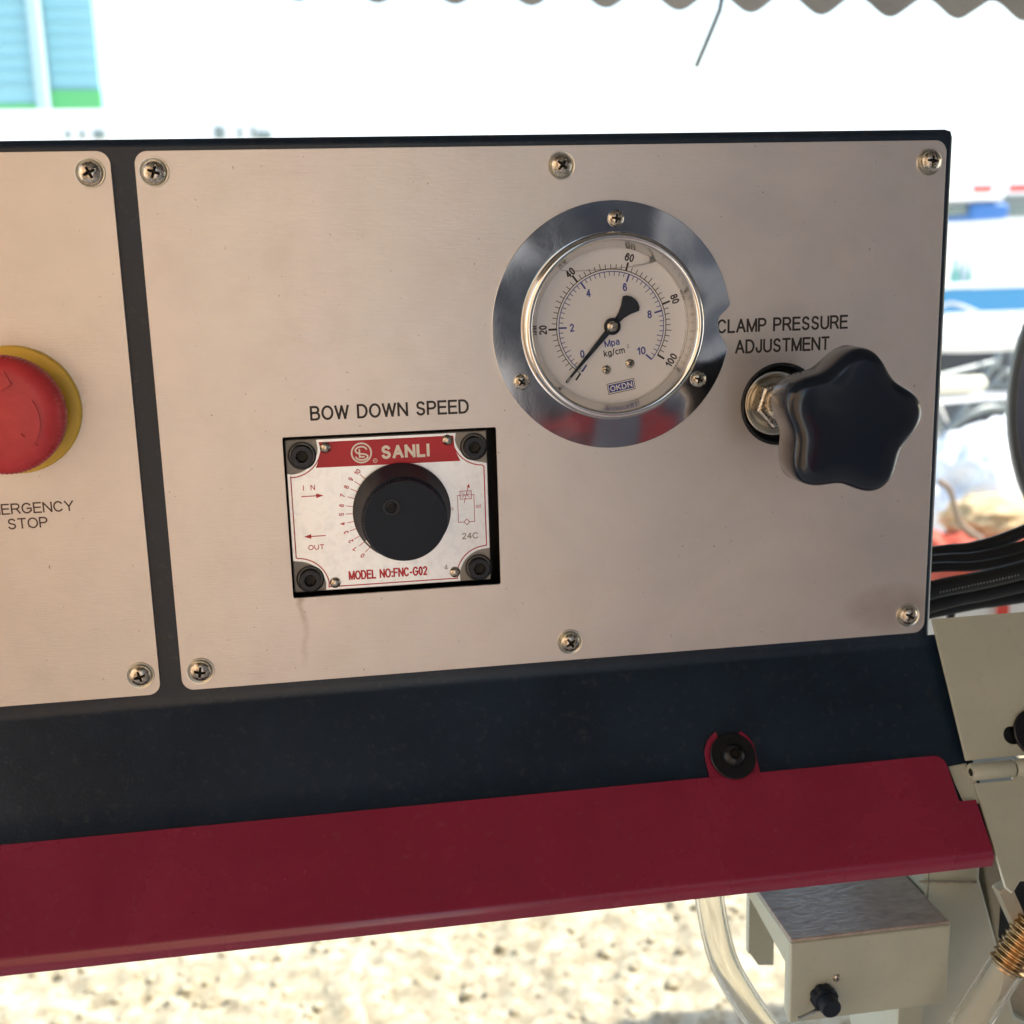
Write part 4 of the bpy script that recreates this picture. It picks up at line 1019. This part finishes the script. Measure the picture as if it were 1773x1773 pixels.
# hinge barrel
hy, hz = -34.5, -48.2
for xa, xb in ((304.6, 322.5), (323.3, 350), (351, 380)):
    bm = bmesh.new(); b2 = bmesh.new(); lathe(b2, [(1.6, xa + .1), (1.6, xa), (3.2, xa), (3.5, xa + .5), (3.5, xb - .5), (3.2, xb), (0, xb)], 0, 0, 28)
    for v in b2.verts: v.co = Vector((v.co.y, hy + v.co.x, hz + v.co.z))
    finish(b2, 'hinge', M_CREAM, UP, smooth=40)
bm = bmesh.new(); b2 = bmesh.new(); lathe(b2, [(0, 305.4), (1.55, 305.4), (1.55, 380)], 0, 0, 16)
for v in b2.verts: v.co = Vector((v.co.y, hy + v.co.x, hz + v.co.z))
finish(b2, 'hinge_pin', M_RECESS, UP)
PC = (-34.5, -52.0); PD = (-61.0, -82.0); ub = Vector((PD[0] - PC[0], PD[1] - PC[1])); LB = ub.length; ub.normalize(); nb = Vector((ub.y, -ub.x)); nb = nb if nb.x < 0 else -nb
fb = lambda x, s, off: Vector((x, PC[0] + ub.x * -s + nb.x * off, PC[1] + ub.y * -s + nb.y * off))
LOWP = slope_plate('lower_flap', [(305.6, -1.5), (304.4, -LB - 1.5), (306.5, -LB - 4), (311, -LB), (520, -LB + 1), (520, 1.0), (322, 1.0), (322, -1.5)], 0, 1.6, M_CREAM, fb)
LOWP['label'] = 'cream hinged flap below the slotted plate, lower right'
# silicone blob and gap bits between cover and flap
bm = bmesh.new(); plate(bm, [(297.6, -2.2), (305.6, -1.6), (307.2, -6), (308.0, -14.0), (303, -14.8), (299.3, -14.0), (298.2, -8)], .9, 0)
for v in bm.verts: v.co = Vector((v.co.x, -27.5 + v.co.z * .85 - v.co.y * .7, -45.2 + v.co.z * .95))
finish(bm, 'sealant', M_SEAL, skirt, bevel=.3)

# --- parts under the skirt
# blade guide box
bm = bmesh.new()
fx0, fx1, fy, by = 241.4, 314.2, -10, 62
ft, fb_, bt = -131.2, -169.5, -131.2
box(bm, fx0, fx1, fy, fy + 2, fb_, ft)           # front

box(bm, fx1 - 2, fx1, fy + 2.0, by, fb_ + 2, ft)
vv = [(by, ft), (fy + 1.9, ft), (fy + 1.9, fb_ + 1), (fy + 7, fb_ + 2), (fy + 7, ft - 13), (by, ft - 5)]
la = [bm.verts.new((fx0 + .1, y_, z_)) for y_, z_ in vv]; lb = [bm.verts.new((fx0 + 2.1, y_, z_)) for y_, z_ in vv]
bm.faces.new(la); bm.faces.new(lb[::-1])
for i in range(6): bm.faces.new((la[i], la[(i + 1) % 6], lb[(i + 1) % 6], lb[i]))
GB = finish(bm, 'guide_box', M_CREAM, MACH, bevel=.8); GB['label'] = 'cream box with a small black knob under the skirt'
bm = bmesh.new(); box(bm, fx0 + .3, fx1 - .3, fy + .4, by, ft + .05, ft + 1.6); finish(bm, 'box_lid', M_BOXTOP, GB, bevel=.6)
bm = bmesh.new(); box(bm, 297, 309, 0, 12, -210, fb_ + .5); finish(bm, 'leg', M_CREAM, GB, bevel=.5)
q = at(1423, 1722, -.010) * 1000
bm = bmesh.new(); lathe(bm, [(5.8, -10.5), (5.8, -14.4), (5.2, -15)], q.x, q.z, 60, rfun=lambda r_, y, a: r_ - .5 * max(0, cos(8 * a))); 
lathe(bm, [(5.2, -15), (4.3, -15.2), (4.3, -20), (3.9, -20.4), (0, -20.4)], q.x, q.z, 40); finish(bm, 'small_knob', M_KNOB, GB, smooth=40)
q2 = at(1380, 1765, -.014) * 1000
bm = bmesh.new(); tube(bm, [(q.x - 2, -14, q.z - 4), (q2.x, -15, q2.z + 1)], 1.0, 12); finish(bm, 'lever', M_WASHER, GB, smooth=40)
q3 = at(1452, 1698, -.012) * 1000
put('screw', SCREW_T, q3.x, -10.1, q3.z, GB, 15)
# little bracket plate left of the box
bm = bmesh.new(); plate(bm, [(249.5, -120), (249.5, -181), (254, -188), (262, -189), (262, -120)], 60, 63)
finish(bm, 'bracket_plate', M_CREAM, MACH, bevel=.3)
bm = bmesh.new(); box(bm, 248.9, 249.49, 60, 64, -181, -120); finish(bm, 'bracket_edge', M_CREAM, MACH)
# cast arm right of the box, and base column to the ground
bm = bmesh.new(); plate(bm, [(304, -110), (341.6, -110), (341.6, -126), (352.5, -160), (364, -200), (560, -340), (330, -330), (315, -230), (315, -112)], 14, 90)
ARM = finish(bm, 'cast_arm', M_CREAM, MACH, bevel=2)
bm = bmesh.new(); plate(bm, [(343, -100), (400, -100), (420, -330), (402, -330), (360, -180)], 22, 88); finish(bm, 'arm_web', M_CREAM_D, ARM, bevel=1)
bm = bmesh.new(); box(bm, 560, 900, 40, 420, -1115, -331); finish(bm, 'base', M_CREAM, MACH, bevel=5)
# weld bead along the top of the arm
bm = bmesh.new(); rr = random.Random(5)
tube(bm, [(311 + i * .8, 12.6, -123.0 - .10 * i + rr.uniform(-.25, .25)) for i in range(36)], [rr.uniform(.35, .7) for i in range(36)], 8)
finish(bm, 'weld_bead', M_CREAM_D, ARM, smooth=180)
# dirty guide bar slanting down at the right
a0 = at(1736, 1535, -.03) * 1000; a1 = at(1795, 1665, -.03) * 1000
dv = (a1 - a0).normalized(); nrm = Vector((-dv.z, 0, dv.x))
bm = bmesh.new(); wd = 3.0
plate(bm, [((a0 + nrm * wd).x, (a0 + nrm * wd).z), ((a1 + nrm * wd).x, (a1 + nrm * wd).z), ((a1 - nrm * wd).x, (a1 - nrm * wd).z), ((a0 - nrm * wd).x, (a0 - nrm * wd).z)], -32, -26)
finish(bm, 'guide_bar', M_CREAM_D, MACH, bevel=.5)
bm = bmesh.new(); a = at(1752, 1523, -.022) * 1000; box(bm, a.x, a.x + 60, -24, -14, a.z - 32, a.z + 2); finish(bm, 'bearing_block', M_OXIDE, MACH, bevel=1)
# brass hose end
ax0 = at(1722, 1668, -.034); ax1 = at(1775, 1625, -.034)
hd = (at(1680, 1757, -.034) - at(1762, 1630, -.034)).normalized()
c0 = at(1757, 1652, -.034) * 1000
bm = bmesh.new(); pts = [c0 - hd * 16 + hd * (i * .35) for i in range(70)]
tube(bm, pts, [7.3 + .6 * sin(i * .75) - max(0, i - 62) * .35 for i in range(70)], 36)
HS = empty('drain_hose', tuple(c0 * MM), 'clear plastic hose with a brass coloured threaded end, bottom right corner', 'hose')
finish(bm, 'threaded_end', M_BRASS, HS, smooth=60)
def hose(bm, pts, ro, ri, n=28):
    tube(bm, pts, ro, n, caps=False)
    b2 = bmesh.new(); tube(b2, pts, ri, n, caps=False); bmesh.ops.recalc_face_normals(b2, faces=b2.faces)
    me = bpy.data.meshes.new('x'); b2.to_mesh(me); b2.free(); bmesh.ops.recalc_face_normals(bm, faces=bm.faces)
    nb_ = len(bm.faces); bm.from_mesh(me); bpy.data.meshes.remove(me); bm.faces.ensure_lookup_table()
    for f in bm.faces[nb_:]: f.normal_flip()
bm = bmesh.new(); hose(bm, [c0 + hd * (5 + i * 4) for i in range(20)], 7.2, 5.6)
finish(bm, 'tube', M_HOSE, HS, smooth=180, keepnormals=True)
bm = bmesh.new()
pts = spline([(222, 44, -112), (222.3, 42, -135), (228, 40, -166), (238, 38, -188), (252, 36, -210), (272, 34, -236)], 10)
hose(bm, pts, 6.9, 4.9)
tag(finish(bm, 'coolant_hose', M_HOSE, None, smooth=180, keepnormals=True), 'clear bent hose hanging from under the dark red cover, left of the cream box', 'hose')

# --- black cables running off at the right of the cabinet
def cab(p, y, r_, lab):
    c_ = [at(a, b, (y + dy) * MM) for a, b, dy in p]; bm = bmesh.new()
    if lab.startswith('short'): c_ = [Vector((.37, .10, -.06))] + c_
    else:
        d0 = (c_[0] - c_[1]).normalized(); k0 = (c_[0].x - .296) / max(1e-3, -d0.x)
        c_ = [c_[0] + d0 * k0 + Vector((0, 0, -.004))] + c_
        e = c_[-1]; c_ += [e + Vector((.10, .05, .01)), Vector((.62 + y * .0006, .20 + y * .0005, e.z - .10)), Vector((.66 + y * .0006, .20 + y * .0008, -.26)), Vector((.64 + y * .0005, .18 + y * .0008, -.345))]
    tube(bm, spline(c_, 10), r_ * MM, 16)
    return tag(finish(bm, 'cable', M_CABLE, scale=1, smooth=180), lab, 'cable', 'black cables looping off the cabinet edge')
cab([(1612, 958, 0), (1690, 948, 0), (1773, 920, 0), (1900, 860, 0)], 95, 3.4, 'topmost black cable right of the cabinet')
cab([(1612, 972, 0), (1690, 966, 0), (1773, 946, 0), (1900, 900, 0)], 85, 3.2, 'second black cable from the top')
cab([(1612, 983, 0), (1690, 980, 0), (1773, 963, 0), (1900, 925, 0)], 76, 2.4, 'third black cable from the top, thinner')
c4 = cab([(1612, 1022, 0), (1690, 1006, 0), (1773, 986, 0), (1900, 945, 0)], 66, 4.4, 'thick black cable with white print along it')
cab([(1640, 1040, 0), (1700, 1028, 0), (1773, 1012, 0), (1900, 985, 0)], 80, 3.8, 'black cable under the printed one')
cab([(1668, 1048, 0), (1720, 1040, 0), (1790, 1030, 0), (1900, 1015, 0)], 92, 3.4, 'lowest black cable, just above the cream plate')
cab([(1642, 1090, 0), (1648, 1060, 0), (1656, 1030, 0), (1668, 1000, 0)], 100, 2.0, 'short thin black cable rising behind the cream plate')
# print on the cable
bm = bmesh.new()
for i in range(26):
    t = i / 26; px = 1628 + 140 * t; py = 1024.5 - 30.5 * t - 3.5 * sin(pi * t) * 0
    a = at(px, py + 1, .0612) * 1000; poly(bm, [(a.x, a.z - .5), (a.x + random.uniform(.2, .7), a.z - .45), (a.x + .6, a.z + .45), (a.x + .1, a.z + .4)], 61.3)
finish(bm, 'print', mat('grey_print', (.45, .46, .46), .6), c4)
# white and red kerb-like strip seen in the gap under the cables
bm = bmesh.new(); a = at(1600, 1046, 1.2); b = at(1800, 1075, 1.2); box(bm, a.x, b.x + .3, 1.2, 1.25, b.z - .1, a.z)
wb = finish(bm, 'barrier_board', M_WHITEP, None, scale=1); tag(wb, 'white board with a red patch seen under the black cables', 'board')
bm = bmesh.new(); a = at(1727, 1046, 1.198); b = at(1741, 1070, 1.198); box(bm, a.x, b.x, 1.190, 1.1995, b.z, a.z); finish(bm, 'red_patch', M_STRED, wb, scale=1)
